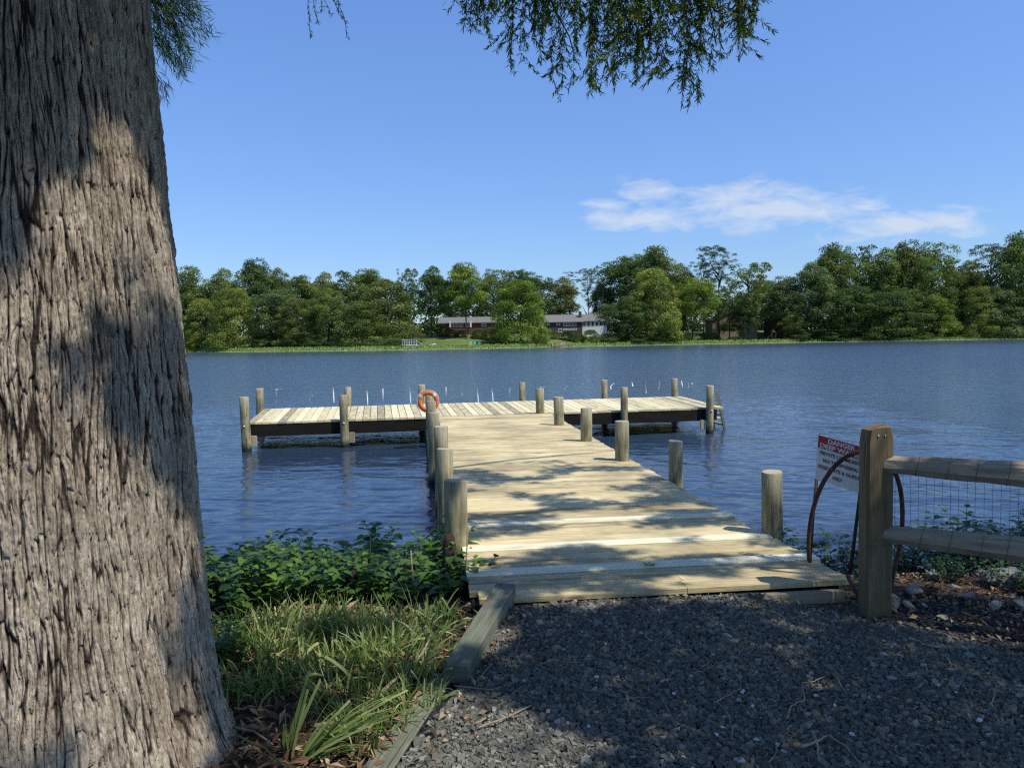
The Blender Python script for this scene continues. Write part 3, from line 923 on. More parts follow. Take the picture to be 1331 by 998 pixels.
for (px, py, z, sx, sy, sz, mt, rz, lab) in [
    (1212, 757, .40, .07, .05, .05, 'rock', 1.2, 'grey rock at the foot of the vine shrubs, nearest the hoop'),
    (1240, 768, .42, .05, .035, .03, 'rock2', 2.2, 'tan rock left of the small bluish rock'),
    (1275, 752, .40, .06, .05, .045, 'rock', 2.9, 'grey rock left of the largest rock under the vines'),
    (1326, 790, .42, .07, .05, .045, 'rock2', .8, 'tan rock at the right edge in front of the largest rock'),
    (1200, 788, .42, .035, .03, .02, 'rock', 2.5, 'tiny grey rock right of the small pale flat rock'),
    (1158, 786, .44, .085, .07, .065, 'rock2', .3, 'rough pitted tan rock at the right foot of the fence post'),
    (1187, 768, .44, .085, .06, .045, 'rock', .9, 'smooth grey rock just behind the rough tan rock'),
    (1180, 789, .42, .05, .04, .03, 'rock', 1.9, 'small pale flat rock in front of the smooth grey rock'),
    (1258, 775, .44, .055, .04, .03, 'rock', .2, 'small bluish rock in the middle of the leaf litter'),
    (1309, 762, .42, .16, .10, .10, 'rock', -.2, 'largest grey angular rock below the lower fence rail'),
    (1293, 788, .43, .075, .055, .035, 'rock', .5, 'low rounded grey rock in front of the largest rock'),
    (1225, 806, .42, .045, .035, .022, 'rock2', .5, 'little brown rock at the top of the gravel near the thin board')]:
    x, y = ground(px, py, z); me = rock_mesh('rock', sx, sy, sz, px); o = link('rock', me, M[mt], None, (x, y, gz(x, y) + sz * .45)); o.rotation_euler = (0, 0, rz); tag(o, lab, 'rock')
x, y = ground(537, 826, .42); o = link('rock', rock_mesh('rock', .09, .07, .06, 77), M['tarp'], None, (x, y, .44)); tag(o, 'smooth blue grey rock half hidden in the grass by the raised timber', 'rock')

for (px, py, sz) in [(632, 803, .012), (720, 773, .014), (787, 846, .012), (776, 882, .016), (826, 782, .012), (1010, 970, .016), (1060, 905, .017), (965, 902, .013), (939, 948, .016), (966, 900, .012), (932, 957, .014), (983, 963, .014), (1108, 956, .017), (1273, 938, .018), (978, 919, .013), (876, 903, .014), (765, 945, .013), (888, 987, .012), (1220, 892, .014), (1243, 902, .012), (757, 833, .008), (1012, 886, .010), (1085, 917, .013)]:
    x, y = ground(px, py, .47); me = rock_mesh('pebble', sz, sz * .7, sz * .55, px * 3); o = link('pebble', me, M['pebble'], None, (x, y, gz(x, y) + .016)); o.rotation_euler = (0, 0, px)
    tag(o, 'small white pebble lying on the dark gravel', 'pebble', 'white pebbles on the gravel')

# twigs
def twig(pts, r, lab, mat='twig', name='twig', lift=.022):
    mb = MB(); P3 = []
    for (px, py) in pts:
        x, y = ground(px, py, .47); P3.append((x, y, float(gz(x, y)) + lift + random.uniform(0, .008)))
    P4 = []
    for i in range(len(P3) - 1):
        for k in range(4):
            u = k / 4; P4.append(tuple(P3[i][j] * (1 - u) + P3[i + 1][j] * u + random.uniform(-.002, .002) for j in range(3)))
    P4.append(P3[-1]); n = len(P4)
    mb.tube(P4, [r * (1 - .5 * i / n) for i in range(n)], 6); tag(mb.build(name, M[mat]), lab, 'twig', 'dry twigs on the gravel')


T_ = 'thin dry twig lying on the gravel'
for pts, r, lab in [
    ([(1023, 939), (1028, 922), (1046, 913), (1042, 892), (1058, 888), (1072, 883)], .004, 'zigzag twig on the gravel below the fence post'),
    ([(1075, 961), (1100, 975), (1118, 998)], .005, 'curved twig at the bottom edge, right of the forked stick'),
    ([(1040, 978), (1058, 972), (1074, 962)], .007, 'thick pale stick of the forked pair near the bottom edge'),
    ([(1057, 955), (1062, 975), (1064, 995)], .006, 'dark stick of the forked pair near the bottom edge'),
    ([(932, 918), (945, 930), (952, 950), (951, 966)], .003, 'bowed twig curving down on the gravel'),
    ([(928, 918), (945, 909), (963, 900)], .004, 'twig leading up to a white pebble'),
    ([(622, 950), (655, 938), (692, 919)], .005, 'long twig between sunlit and shaded gravel'),
    ([(618, 944), (638, 934)], .007, 'short pale split stick on the sunlit gravel edge'),
    ([(1205, 843), (1222, 844), (1240, 845)], .009, 'stout short stick beside the thin board'),
    ([(1228, 856), (1236, 866), (1245, 872)], .004, 'short bent twig right of the gravel centre'),
    ([(1050, 830), (1066, 828), (1068, 818)], .003, 'hooked twig on the gravel under the fence post'),
    ([(1088, 884), (1093, 895), (1100, 903)], .005, 'short dark twig in the middle right gravel'),
    ([(1292, 905), (1291, 915), (1287, 920)], .004, 'small hooked twig near the right edge'),
    ([(1140, 950), (1147, 962), (1150, 966)], .003, T_), ([(1172, 970), (1185, 982)], .003, T_), ([(670, 855), (676, 845), (674, 838)], .003, T_),
    ([(785, 905), (810, 912), (845, 911)], .003, T_), ([(856, 905), (865, 920), (872, 935)], .003, T_), ([(985, 805), (995, 800)], .003, T_),
    ([(700, 870), (720, 866), (748, 869)], .003, T_), ([(803, 833), (801, 822)], .003, T_), ([(1160, 868), (1172, 880)], .003, T_),
    ([(620, 890), (640, 868), (637, 860)], .0035, T_), ([(590, 895), (640, 900), (675, 888)], .003, T_), ([(960, 860), (966, 852)], .003, T_), ([(1185, 860), (1215, 872)], .0025, T_),
    ([(1250, 790), (1275, 800), (1290, 815)], .004, T_), ([(900, 880), (915, 878), (928, 872)], .003, T_), ([(838, 955), (852, 950)], .004, T_), ([(1000, 995), (1008, 985), (1012, 970)], .003, T_)]:
    twig(pts, r, lab)
twig([(409, 943), (435, 937), (466, 926)], .010, 'stout stick lying in the brown litter below the grass', name='stick')
twig([(497, 908), (520, 888), (548, 862), (562, 832)], .009, 'long pale stick leaning through the grass beside the timber', name='stick', lift=.05)


# ================================================================== LITTER (stuff)
def litter(n, reg, inside, mat, name, label, size, rng, z=.01, asp=.6, tilt=.5):
    x = rng.uniform(reg[0], reg[1], n); y = rng.uniform(reg[2], reg[3], n); k = inside(x, y, rng); x, y = x[k], y[k]; n = len(x)
    C = np.stack([x, y, gz(x, y) + z + rng.uniform(0, .012, n)], 1)
    nr = unit(np.stack([rng.normal(0, tilt, n), rng.normal(0, tilt, n), np.ones(n)], 1))
    sz = size * rng.lognormal(0, .4, n)
    r = unit(np.cross(nr, rng.normal(size=nr.shape))); q = np.cross(nr, r)
    V, Fq = diamonds(C - r * sz[:, None] * .5, r * sz[:, None], q * sz[:, None] * asp * .5, mid=nr * sz[:, None] * .12)
    tone = np.repeat(np.clip(rng.normal(.5, .28, n), 0, 1), 4)
    return tag(link(name, set_mesh(name, V, Fq, tone), M[mat]), label, 'litter', kind='stuff')


rng = np.random.default_rng(11)
litter(5000, (1.5, 4.2, 3.2, 5.4), lambda x, y, r: (x > np.interp(y, [3., 3.6, 4.1, 4.4, 5.4], [3.3, 2.55, 2.15, 1.9, 1.7])) & (r.random(len(x)) < .9), 'leafdead', 'leaf_litter', 'brown dead leaves and mulch under the fence on the right', .028, rng)
litter(8000, (-2.4, -.2, 2.2, 5.6), lambda x, y, r: (x < np.interp(y, [2.4, 3.5, 4.5, 5.5], [-.62, -.36, -.10, -.3])), 'straw', 'dead_grass_litter', 'reddish brown dead needles and straw under the grass on the left', .045, rng, asp=.28)
litter(1500, (-.5, 2.2, 3.6, 4.75), lambda x, y, r: (r.random(len(x)) < np.exp(-np.abs((-x * math.sin(YAW) + y * math.cos(YAW)) - SN + .1) * 7)) & ((-x * math.sin(YAW) + y * math.cos(YAW)) < SN - .06) & (x > -.1), 'leafdead', 'leaf_litter', 'dead leaf bits gathered along the front of the pier', .026, rng, z=.018)
litter(900, (-.5, .3, 2.7, 4.3), lambda x, y, r: (x > np.interp(y, [2.4, 3.5, 4.5], [-.5, -.22, .02])) & (r.random(len(x)) < np.exp(-(x - np.interp(y, [2.4, 3.5, 4.5], [-.5, -.22, .02])) * 5)), 'leafdead', 'leaf_litter', 'dead leaf bits and chaff along the timbers on the gravel', .024, rng, z=.02)

litter(1700, (-.5, 3.2, 2.6, 4.75), lambda x, y, r: (x > np.interp(y, [2.4, 3.5, 4.5], [-.5, -.22, .02])) & ((-x * math.sin(YAW) + y * math.cos(YAW)) < SN - .06) & (fbm(x * 2, y * 2, 0, 31) > .5) & (x < np.interp(y, [3., 3.6, 4.1, 4.5], [3.3, 2.6, 2.2, 2.05])), 'leafdead', 'chaff', 'fine brown chaff and leaf crumbs scattered over the gravel', .013, rng, z=.022, asp=.35)
# ================================================================== BALD CYPRESS
cyp = thing('bald_cypress', 'massive bald cypress with furrowed grey bark filling the left of the view', 'tree', (0, 0, 0))
CX, CY = -1.85, 2.9
tcm = math.atan2(-2.9, 1.85)
th = np.concatenate([tcm + np.linspace(-1.65, 1.65, 940), tcm + np.linspace(1.67, 2 * PI - 1.67, 120)]); nth = len(th); nz = 1080
zz = np.concatenate([np.linspace(.25, 3.6, nz - 30), np.linspace(3.65, 11, 30)])
TH, ZZ = np.meshgrid(th, zz)
def prof_r(z): return np.interp(z, [0, .35, .5, .62, .95, 1.35, 1.95, 2.6, 3.35, 5, 8, 11], [.84, .725, .665, .635, .60, .583, .562, .525, .488, .45, .36, .25])
Rr = prof_r(ZZ)
fl = np.clip(1 - (ZZ - .2) / 1.5, 0, 1) ** 1.6
flb = np.clip(1 - (ZZ - .2) / 3.2, 0, 1)
tc_ = math.atan2(-2.9, 1.85)           # direction of the camera from the trunk axis
ph = TH - tc_
ph = (ph + PI) % (2 * PI) - PI
# broad vertical swells, a deep groove between the right buttress and the front lobe
Rr = Rr * (1 + .035 * flb * np.cos(5 * ph + .6) + .03 * np.cos(3 * ph + 1.1 + ZZ * .3) * flb)
Rr -= .13 * fl * np.exp(-((ph - .80 - .05 * (ZZ - .5)) / .07) ** 2)
Rr += .13 * fl * np.exp(-((ph - .42) / .26) ** 2)
Rr -= .10 * np.clip(1 - (ZZ - .2) / 2.2, 0, 1) * np.exp(-((ph + .55) / .13) ** 2)
# bark: warped, vertically stretched plates (cells) parted by thin dark furrows
def plates(x, y, jit, sd):
    ix, iy = np.floor(x).astype(np.int64), np.floor(y).astype(np.int64)
    f1 = np.full(x.shape, 9.); f2 = np.full(x.shape, 9.); cid = np.zeros(x.shape); ex = np.zeros(x.shape); ey = np.zeros(x.shape)
    for dx in (-1, 0, 1):
        for dy in (-1, 0, 1):
            jx, jy = ix + dx, iy + dy
            px_ = jx + .5 + jit * (_h(jx, jy, 0, sd) - .5); py_ = jy + .5 + jit * (_h(jx, jy, 1, sd) - .5)
            d = np.maximum(np.abs(x - px_) * 1.15, 0) ** 2 + (y - py_) ** 2; d = np.sqrt(d)
            near = d < f1
            f2 = np.where(near, f1, np.minimum(f2, d)); cid = np.where(near, _h(jx, jy, 2, sd), cid)
            ex = np.where(near, x - px_, ex); ey = np.where(near, y - py_, ey); f1 = np.where(near, d, f1)
    return f1, f2, cid, ex, ey
u = TH * .62
wz = ZZ + .03 * (fbm(u * 9, ZZ * 6, 0, 44, 2) - .5)
wu = u + .08 * (fbm(u * 2.6, ZZ * 1.2, 0, 41, 3) - .5) + .024 * (vn(u * 12, ZZ * 4, 0, 5) - .5) + .007 * (vn(u * 40, ZZ * 16, 0, 6) - .5)
a1, a2, aid, aex, aey = plates(wu / .034, wz / .62, .95, 11)
b1, b2, bid, bex, bey = plates(wu / .0125, wz / .13, .95, 12)
f_a = np.exp(-((a2 - a1) / .15) ** 2); f_b = np.exp(-((b2 - b1) / .20) ** 2)
pl = fbm(wu * 85, ZZ * 20, 0, 91, 4)
wk = .45 + .9 * fbm(u * 5, ZZ * 3, 0, 47, 2)
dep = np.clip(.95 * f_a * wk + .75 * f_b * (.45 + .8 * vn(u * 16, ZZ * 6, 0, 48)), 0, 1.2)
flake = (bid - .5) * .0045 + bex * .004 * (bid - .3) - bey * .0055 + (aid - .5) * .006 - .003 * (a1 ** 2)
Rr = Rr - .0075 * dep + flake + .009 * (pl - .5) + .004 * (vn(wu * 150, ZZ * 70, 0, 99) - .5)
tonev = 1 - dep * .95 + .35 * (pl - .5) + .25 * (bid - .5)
lean = .0
X = CX + Rr * np.cos(TH); Y = CY + Rr * np.sin(TH)
V = np.stack([X, Y, ZZ], -1).reshape(-1, 3)
nzt = len(zz)
ii = np.arange(nzt - 1)[:, None] * nth + np.arange(nth)[None]; jj = np.arange(nzt - 1)[:, None] * nth + (np.arange(nth)[None] + 1) % nth
Fq = np.stack([ii, jj, jj + nth, ii + nth], -1).reshape(-1, 4)
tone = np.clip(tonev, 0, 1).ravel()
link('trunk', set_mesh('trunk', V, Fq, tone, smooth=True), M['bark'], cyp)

rng = np.random.default_rng(21)
# limbs over the camera
LIMBS = [((CX, CY, 5.2), (5.6, 1.2, 6.4)), ((CX, CY, 5.9), (3.6, 4.2, 6.6)), ((CX, CY, 4.9), (1.6, -1.6, 5.8)), ((CX, CY, 6.6), (7.2, 4.6, 8.6)), ((CX, CY, 7.2), (6.0, 7.6, 8.9)), ((CX, CY, 5.6), (1.6, 5.6, 5.6)),
         ((CX, CY, 6.2), (-3.2, 5.8, 6.4)), ((CX, CY, 6.8), (-5.2, 1.4, 8.)), ((CX, CY, 8.), (3, -3.2, 9.5)), ((CX, CY, 5.0), (-1.8, 5.2, 4.9)), ((CX, CY, 7.5), (3.6, .8, 9.)), ((CX, CY, 6.4), (4.6, 2.6, 7.8))]
limb_pts = []
for a, b in LIMBS:
    a, b = np.array(a), np.array(b); n = 16; pts = []
    side = unit(np.cross(b - a, (0, 0, 1)))
    for i in range(n + 1):
        u_ = i / n; p = a + (b - a) * u_ + side * .35 * math.sin(u_ * 5 + a[2]) * u_ + np.array([0, 0, 1]) * (.6 * math.sin(u_ * PI) - .2 * u_)
        pts.append(p + rng.normal(0, .03, 3))
    mb = MB(); mb.tube(pts, [.11 * (1 - .88 * (i / n)) + .008 for i in range(n + 1)], 8)
    mb.build('branch', M['branch'], cyp); limb_pts += pts[3:]
limb_pts = np.array(limb_pts)


def lit_p(x, y):
    """where on the ground (plane z=.5) the sun comes through the crown: 0 shade .. 1 sun"""
    x, y = np.asarray(x), np.asarray(y)
    s_ = -x * math.sin(YAW) + y * math.cos(YAW)
    p = np.zeros_like(x)
    def blob(cx, cy, rx_, ry_, v, rot=0.):
        nonlocal p
        c, q = math.cos(rot), math.sin(rot); a, b = (x - cx) * c + (y - cy) * q, -(x - cx) * q + (y - cy) * c
        d = np.sqrt((a / rx_) ** 2 + (b / ry_) ** 2); p = np.maximum(p, v * (1 - sm((d - .75) / .5)))
    p = np.maximum(p, sm((s_ - 8.3) / 1.6))                      # out on the pier
    p = np.maximum(p, .68 * sm((s_ - 6.9) / .9))
    p = np.maximum(p, .66 * sm((s_ - 4.8) / .3) * (x < 1.1))                     # dappled boards
    p = np.maximum(p, .42 * sm((s_ - 4.8) / .3))
    blob(-.30, 2.95, .62, .42, 1.)                                # sunlit corner of the gravel
    blob(-.9, 4.15, .85, .75, .80, -.3)                           # grass
    blob(-1.2, 5.5, 1.7, .9, .72)                                  # shrubs
    blob(-.42, 3.35, .2, .35, .9)
    blob(-2.22, 2.85, .44, 1.0, .70); blob(-2.15, 2.75, .16, .25, 1.)                               # middle of the trunk
    blob(-1.75, 2.85, .20, .5, .65)
    blob(-1.35, 2.6, .25, .35, .8)
    blob(1.05, 4.45, .30, .08, .9)
    blob(2.3, 4.5, .22, .14, .8)
    blob(2.3, 4.22, .85, .18, .9, -.57)
    blob(2.5, 5.6, 1.3, .5, .6)
    p = np.maximum(p, .34 * sm((s_ - 4.15) / .12))
    blob(.9, 3.75, .5, .08, .30)
    blob(-1.3, 7.0, 1.7, .9, .85)
    return p


def ok_shadow(P, rng, ztop=.5):
    t_ = (P[:, 2] - ztop) / SZ; x = P[:, 0] - SX * t_; y = P[:, 1] - SY * t_
    n_ = fbm(x * 2.0, y * 3.4, 0, 55, 3); n_ = np.clip((n_ - .5) * 2.2 + .5, 0, 1)
    return n_ > lit_p(x, y) - 1e-4


def in_view(P, mx=60):
    """inside the picture (with a margin)"""
    X, Y, Z = P[:, 0], P[:, 1], P[:, 2] - H
    d = Y * math.cos(PITCH) - Z * math.sin(PITCH); v = Y * math.sin(PITCH) + Z * math.cos(PITCH)
    dd = np.maximum(d, .05)
    U = (X * math.cos(ROLL) - v * math.sin(ROLL)) / dd * F + 665.5; Vv = 499 - (X * math.sin(ROLL) + v * math.cos(ROLL)) / dd * F
    return (d > .05) & (U > -mx) & (U < 1331 + mx) & (Vv > -mx)


def sprays(C, Dr, rng, nleaf=30, length=.34, lw=(.085, .011)):
    """feathery drooping sprays: each a twig with two-ranked leaflets"""
    n = len(C)
    k = rng.random((n, nleaf, 1))
    curve = np.array([0, 0, -1.]) * (k ** 2) * .35 * length
    base = C[:, None] + Dr[:, None] * k * length + curve
    lat = unit(np.cross(Dr, rng.normal(size=Dr.shape)))[:, None]
    sgn = np.where(rng.random((n, nleaf, 1)) < .5, -1, 1)
    ld = unit(Dr[:, None] * .75 + lat * sgn * .75 + rng.normal(0, .28, (n, nleaf, 3)) + np.array([0, 0, -.35]))
    ll = lw[0] * (1.1 - .5 * k) * rng.uniform(.7, 1.25, (n, nleaf, 1))
    w = unit(np.cross(ld, rng.normal(size=ld.shape))) * lw[1] * .5
    P = base.reshape(-1, 3); Lv = (ld * ll).reshape(-1, 3); Wv = w.reshape(-1, 3)
    return P, Lv, Wv


# crown: clumps along the limbs plus free clumps placed for shade, thinned where the photograph shows sun
nc = 34000
q = rng.integers(0, len(limb_pts), nc)
C = limb_pts[q] + rng.normal(0, 1, (nc, 3)) * np.array([.85, .85, .45])
uni = rng.random(nc) < .55
tgt = np.stack([rng.uniform(-5.5, 4.2, nc), rng.uniform(-.5, 9., nc)], 1); zc = rng.uniform(5.0, 8.6, nc); tt = (zc - .5) / SZ
C[uni] = np.stack([tgt[:, 0] + SX * tt, tgt[:, 1] + SY * tt, zc], 1)[uni]
C = C[(C[:, 2] > 4.0)]
C = C[~in_view(C, 110)]; C = C[ok_shadow(C, rng)]
tw_ = (C[:, 2] - .5) / SZ
Dr = unit(rng.normal(size=C.shape) * np.array([1, 1, .3]) + np.array([0, 0, -.35]))
P, Lv, Wv = sprays(C, Dr, rng, 30, .36, (.11, .024))
k = ~in_view(P, 40) & ok_shadow(P, rng); P, Lv, Wv = P[k], Lv[k], Wv[k]
V, Fq = diamonds(P, Lv, Wv)
print('crown leaflets', len(P))
link('crown', set_mesh('crown', V, Fq, np.repeat(np.clip(rng.normal(.5, .25, len(P)), 0, 1), 4)), M['cyp'], cyp)

# hanging sprays that show at the top of the picture
HANG = []
def strand(px, ybot, D, width, dens):
    HANG.append((px, ybot, D, width, dens))
for a_ in [(578, 8, 6.2, 12, .5), (598, 14, 6.2, 14, .7), (614, 48, 6.1, 16, 1.2), (630, 46, 6., 18, 1.3), (645, 20, 6., 18, 1), (662, 52, 5.9, 16, .8), (668, 104, 5.8, 12, 1.0), (684, 92, 5.8, 14, 1.1), (700, 70, 5.8, 18, 1.3), (708, 100, 5.7, 12, .9),
           (722, 80, 5.7, 16, 1.1), (735, 118, 5.6, 14, 1.0), (748, 128, 5.6, 16, 1.2), (765, 135, 5.6, 16, 1.2), (776, 130, 5.6, 10, 1.), (755, 70, 5.8, 22, 1.2), (785, 30, 5.8, 18, .9), (797, 104, 5.5, 14, .9), (812, 122, 5.5, 16, 1.5), (826, 108, 5.5, 16, 1.5), (834, 126, 5.4, 12, 1.),
           (845, 90, 5.5, 18, 1.3), (860, 114, 5.4, 14, 1.2), (875, 108, 5.4, 14, 1.1), (886, 60, 5.4, 16, 1.), (892, 130, 5.3, 10, .8), (903, 156, 5.3, 14, 1.1), (913, 150, 5.3, 10, .9), (905, 100, 5.3, 18, .9), (925, 80, 5.3, 18, .9), (930, 104, 5.2, 12, .6), (945, 92, 5.2, 10, .6),
           (955, 86, 5.2, 14, 1.), (968, 85, 5.2, 12, 1.1), (978, 60, 5.2, 10, .9), (966, 40, 5.2, 16, 1.1), (940, 40, 5.3, 16, .6), (800, 60, 5.5, 14, 1.2), (822, 70, 5.5, 16, 1.3), (700, 30, 5.9, 26, 1.2), (730, 30, 5.8, 26, 1.2), (665, 20, 5.9, 18, 1), (852, 30, 5.5, 22, 1.), (880, 20, 5.4, 22, .9), (640, 12, 6., 20, .8)]: strand(*a_)
HB = MB(); PL = [[], [], []]
def hang(px, ybot, D, width, dens, ytop=-60, droop=(0, 0, -1), sx=0., seed=0, twr=.0022, ll=.052):
    top = np.array(at(px + sx, ytop, D)); bot = np.array(at(px, ybot, D + rng.uniform(-.2, .2))); Ln = np.linalg.norm(top - bot)
    n = max(3, int(Ln / .03)); w_ = width / F * D
    sub = max(1, int(round(2.0 * dens)))
    for s__ in range(sub):
        off = rng.normal(0, .45, 3) * w_ * np.array([1, 1, 0]); short = rng.uniform(.0, .35) if s__ else 0
        pts = []
        wob = rng.normal(0, 1, 3)
        for i in range(n + 1):
            u_ = i / n; e = 1 - short
            p = top + (bot - top) * u_ * e + off * (.5 + .5 * u_) + np.array([math.sin(u_ * 5 + wob[0]) * .015, math.cos(u_ * 4 + wob[1]) * .02, 0]); pts.append(p)
        HB.tube(pts, [twr * (1 - .6 * i / n) for i in range(n + 1)], 4, cap=False)
        pts = np.array(pts); m_ = int(Ln * (1 - short) * 190); kk = rng.random(m_) * n; i0 = kk.astype(int).clip(0, n - 1); fr = (kk - i0)[:, None]
        B = pts[i0] * (1 - fr) + pts[i0 + 1] * fr
        d_ = unit(rng.normal(0, 1, (m_, 3)) * np.array([.75, .75, .25]) + np.array(droop) * .95)
        l_ = ll * rng.uniform(.5, 1.3, (m_, 1)); w2 = unit(np.cross(d_, rng.normal(size=d_.shape))) * .0040
        PL[0].append(B); PL[1].append(d_ * l_); PL[2].append(w2)
        for q_ in range(max(2, int(Ln * 10 * dens))):
            j = rng.integers(0, n); o_ = pts[j]; sd_ = unit(rng.normal(0, 1, 3) * np.array([.8, .8, .2]) + np.array([0, 0, -.75])); l2 = rng.uniform(.07, .19)
            if j < n * .5: l2 *= 1.4
            HB.tube([o_, o_ + sd_ * l2 * .5 + np.array([0, 0, -.005]), o_ + sd_ * l2 + np.array([0, 0, -.02])], [.0014, .001, .0006], 3, cap=False)
            m2 = int(l2 * 230); kk = rng.random((m2, 1)); B = o_ + sd_ * l2 * kk + np.array([0, 0, -.02]) * kk ** 2
            d_ = unit(rng.normal(0, 1, (m2, 3)) * .45 + sd_ * .7 + np.array([0, 0, -.35])); PL[0].append(B); PL[1].append(d_ * ll * .85 * rng.uniform(.5, 1.3, (m2, 1))); PL[2].append(unit(np.cross(d_, rng.normal(size=d_.shape))) * .0040)


for px, yb_, D, wd, dn in HANG: hang(px - 4, yb_ - (14 if yb_ > 60 else 6), D, wd, dn, seed=px)
# sprays beside the trunk, spreading to the right
for (x0, y0, x1, y1, D) in [(150, -70, 262, 12, 3.9), (140, -50, 275, 45, 3.9), (150, -30, 262, 55, 4.0), (150, -10, 248, 70, 4.0), (150, 0, 238, 95, 4.0), (150, 10, 222, 78, 4.0), (160, -60, 240, 60, 4.1), (170, -60, 215, 60, 4.1), (150, -40, 250, 30, 4.1), (180, 60, 212, 120, 4.0), (160, -30, 232, 84, 3.9), (165, -60, 228, 30, 4.0), (175, -40, 244, 82, 4.0), (160, -60, 255, 20, 4.)]:
    a_, b_ = np.array(at(x0, y0, D)), np.array(at(x1, y1, D)); n = 10; Ln = np.linalg.norm(b_ - a_)
    pts = np.array([a_ + (b_ - a_) * (i / n) + np.array([0, 0, 1]) * .05 * math.sin(i / n * PI) + rng.normal(0, .008, 3) for i in range(n + 1)])
    HB.tube(list(pts), [.003 * (1 - .6 * i / n) for i in range(n + 1)], 4, cap=False)
    m_ = int(Ln * 700); kk = (rng.random(m_) ** .7) * n; i0 = kk.astype(int).clip(0, n - 1); fr = (kk - i0)[:, None]; B = pts[i0] * (1 - fr) + pts[i0 + 1] * fr
    ax = unit(b_ - a_); B = B + rng.normal(0, .018, B.shape); d_ = unit(rng.normal(0, 1, (m_, 3)) * .6 + ax * .8 + np.array([0, 0, -.5])); l_ = .06 * rng.uniform(.5, 1.3, (m_, 1))
    PL[0].append(B); PL[1].append(d_ * l_); PL[2].append(unit(np.cross(d_, rng.normal(size=d_.shape))) * .0019)
# small tip at the top left of centre
for (x0, y0, x1, y1, D) in [(395, -60, 404, 52, 5.), (398, -60, 412, 30, 5.), (405, -60, 430, 22, 5.), (410, -60, 448, 28, 5.), (425, -60, 452, 48, 5.), (400, -60, 420, 12, 5.), (420, -60, 440, 14, 5.)]:
    a_, b_ = np.array(at(x0, y0, D)), np.array(at(x1, y1, D)); n = 8
    pts = np.array([a_ + (b_ - a_) * (i / n) + rng.normal(0, .006, 3) for i in range(n + 1)]); HB.tube(list(pts), [.003 * (1 - .6 * i / n) for i in range(n + 1)], 4, cap=False)
    m_ = 70; kk = rng.random(m_) * n; i0 = kk.astype(int).clip(0, n - 1); fr = (kk - i0)[:, None]; B = pts[i0] * (1 - fr) + pts[i0 + 1] * fr
    d_ = unit(rng.normal(0, 1, (m_, 3)) * .5 + np.array([.2, 0, -.8])); PL[0].append(B); PL[1].append(d_ * .035 * rng.uniform(.5, 1.3, (m_, 1))); PL[2].append(unit(np.cross(d_, rng.normal(size=d_.shape))) * .003)
P, Lv, Wv = (np.concatenate(a) for a in PL)
V, Fq = diamonds(P, Lv, Wv)
hz = link('hanging_foliage', set_mesh('hanging_foliage', V, Fq, np.repeat(np.clip(rng.normal(.5, .3, len(P)), 0, 1), 4)), M['cyp'], cyp)
# dark twigs that carry them, and the bough above the frame
for pts_, r_ in (([(640, -95, 6), (700, -40, 5.9), (722, 15, 5.8), (740, 48, 5.75), (748, 78, 5.7)], .012), ([(840, -95, 5.6), (910, -45, 5.4), (925, 20, 5.3), (931, 60, 5.3)], .008), ([(760, -95, 5.7), (840, -30, 5.5), (860, 35, 5.5), (868, 60, 5.4)], .007)):
    HB.tube([at(*p) for p in pts_], [r_, r_ * .85, r_ * .7, r_ * .45, r_ * .25][:len(pts_)], 6)
HB.tube([(CX, CY, 4.9), (-1.2, 4., 5.3)] + [at(x, y, D) for x, y, D in ((560, -130, 6.2), (700, -100, 5.9), (840, -100, 5.6), (980, -80, 5.2), (1040, -70, 5.1))], [.1, .07, .05, .035, .028, .015, .006], 8)
HB.build('twigs', M['branch'], hz)

# cypress knees
def knee(px, py, ptop, D, r, lab):
    x, y, z0 = at(px, py, D); _, _, z1 = at(px, ptop, D); z0 = float(gz(x, y)) - .05
    mb = MB(); n = 16; m_ = 14; vs = []; fs = []; tn = []
    for i in range(m_ + 1):
        u_ = i / m_; z = z0 + (z1 - z0) * u_; rr = r * (1.35 - .55 * u_) * (1 if i < m_ - 1 else (.8 if i < m_ else .35))
        for k_ in range(n):
            a = 2 * PI * k_ / n; q_ = rr * (1 + .30 * (float(vn(k_ % n * .7 + px, i * .6, 0, 3)) - .5) + .25 * (float(vn(math.cos(a) * 1.5 + px, math.sin(a) * 1.5, i * .4, 4)) - .5))
            vs.append((x + q_ * math.cos(a), y + q_ * math.sin(a), z)); tn.append(.15 + .35 * random.random())
    for i in range(m_):
        for k_ in range(n): fs.append((i * n + k_, i * n + (k_ + 1) % n, (i + 1) * n + (k_ + 1) % n, (i + 1) * n + k_))
    fs.append(tuple(range(m_ * n, m_ * n + n)))
    mb.add(vs, fs, tn, None, True); tag(mb.build('cypress_knee', M['knee']), lab, 'tree knee')
M['knee'] = simple_mat('knee_bark', (.045, .03, .022), (.11, .08, .06), 30, .95, .1, 1.)
knee(586, 775, 692, 5.0, .052, 'tall dark brown cypress knee standing against the first pier pile')
knee(459, 785, 737, 4.9, .032, 'short brown cypress knee in the shrubs left of the pier')

# ================================================================== NEAR PLANTS
def curve_pts(p0, d, L_, n, bend, rng):
    pts = [np.array(p0, float)]; d = np.array(d, float)
    for i in range(n):
        d = d + np.array([0, 0, -1]) * bend / n + rng.normal(0, .04, 3); d /= np.linalg.norm(d); pts.append(pts[-1] + d * L_ / n)
    return pts


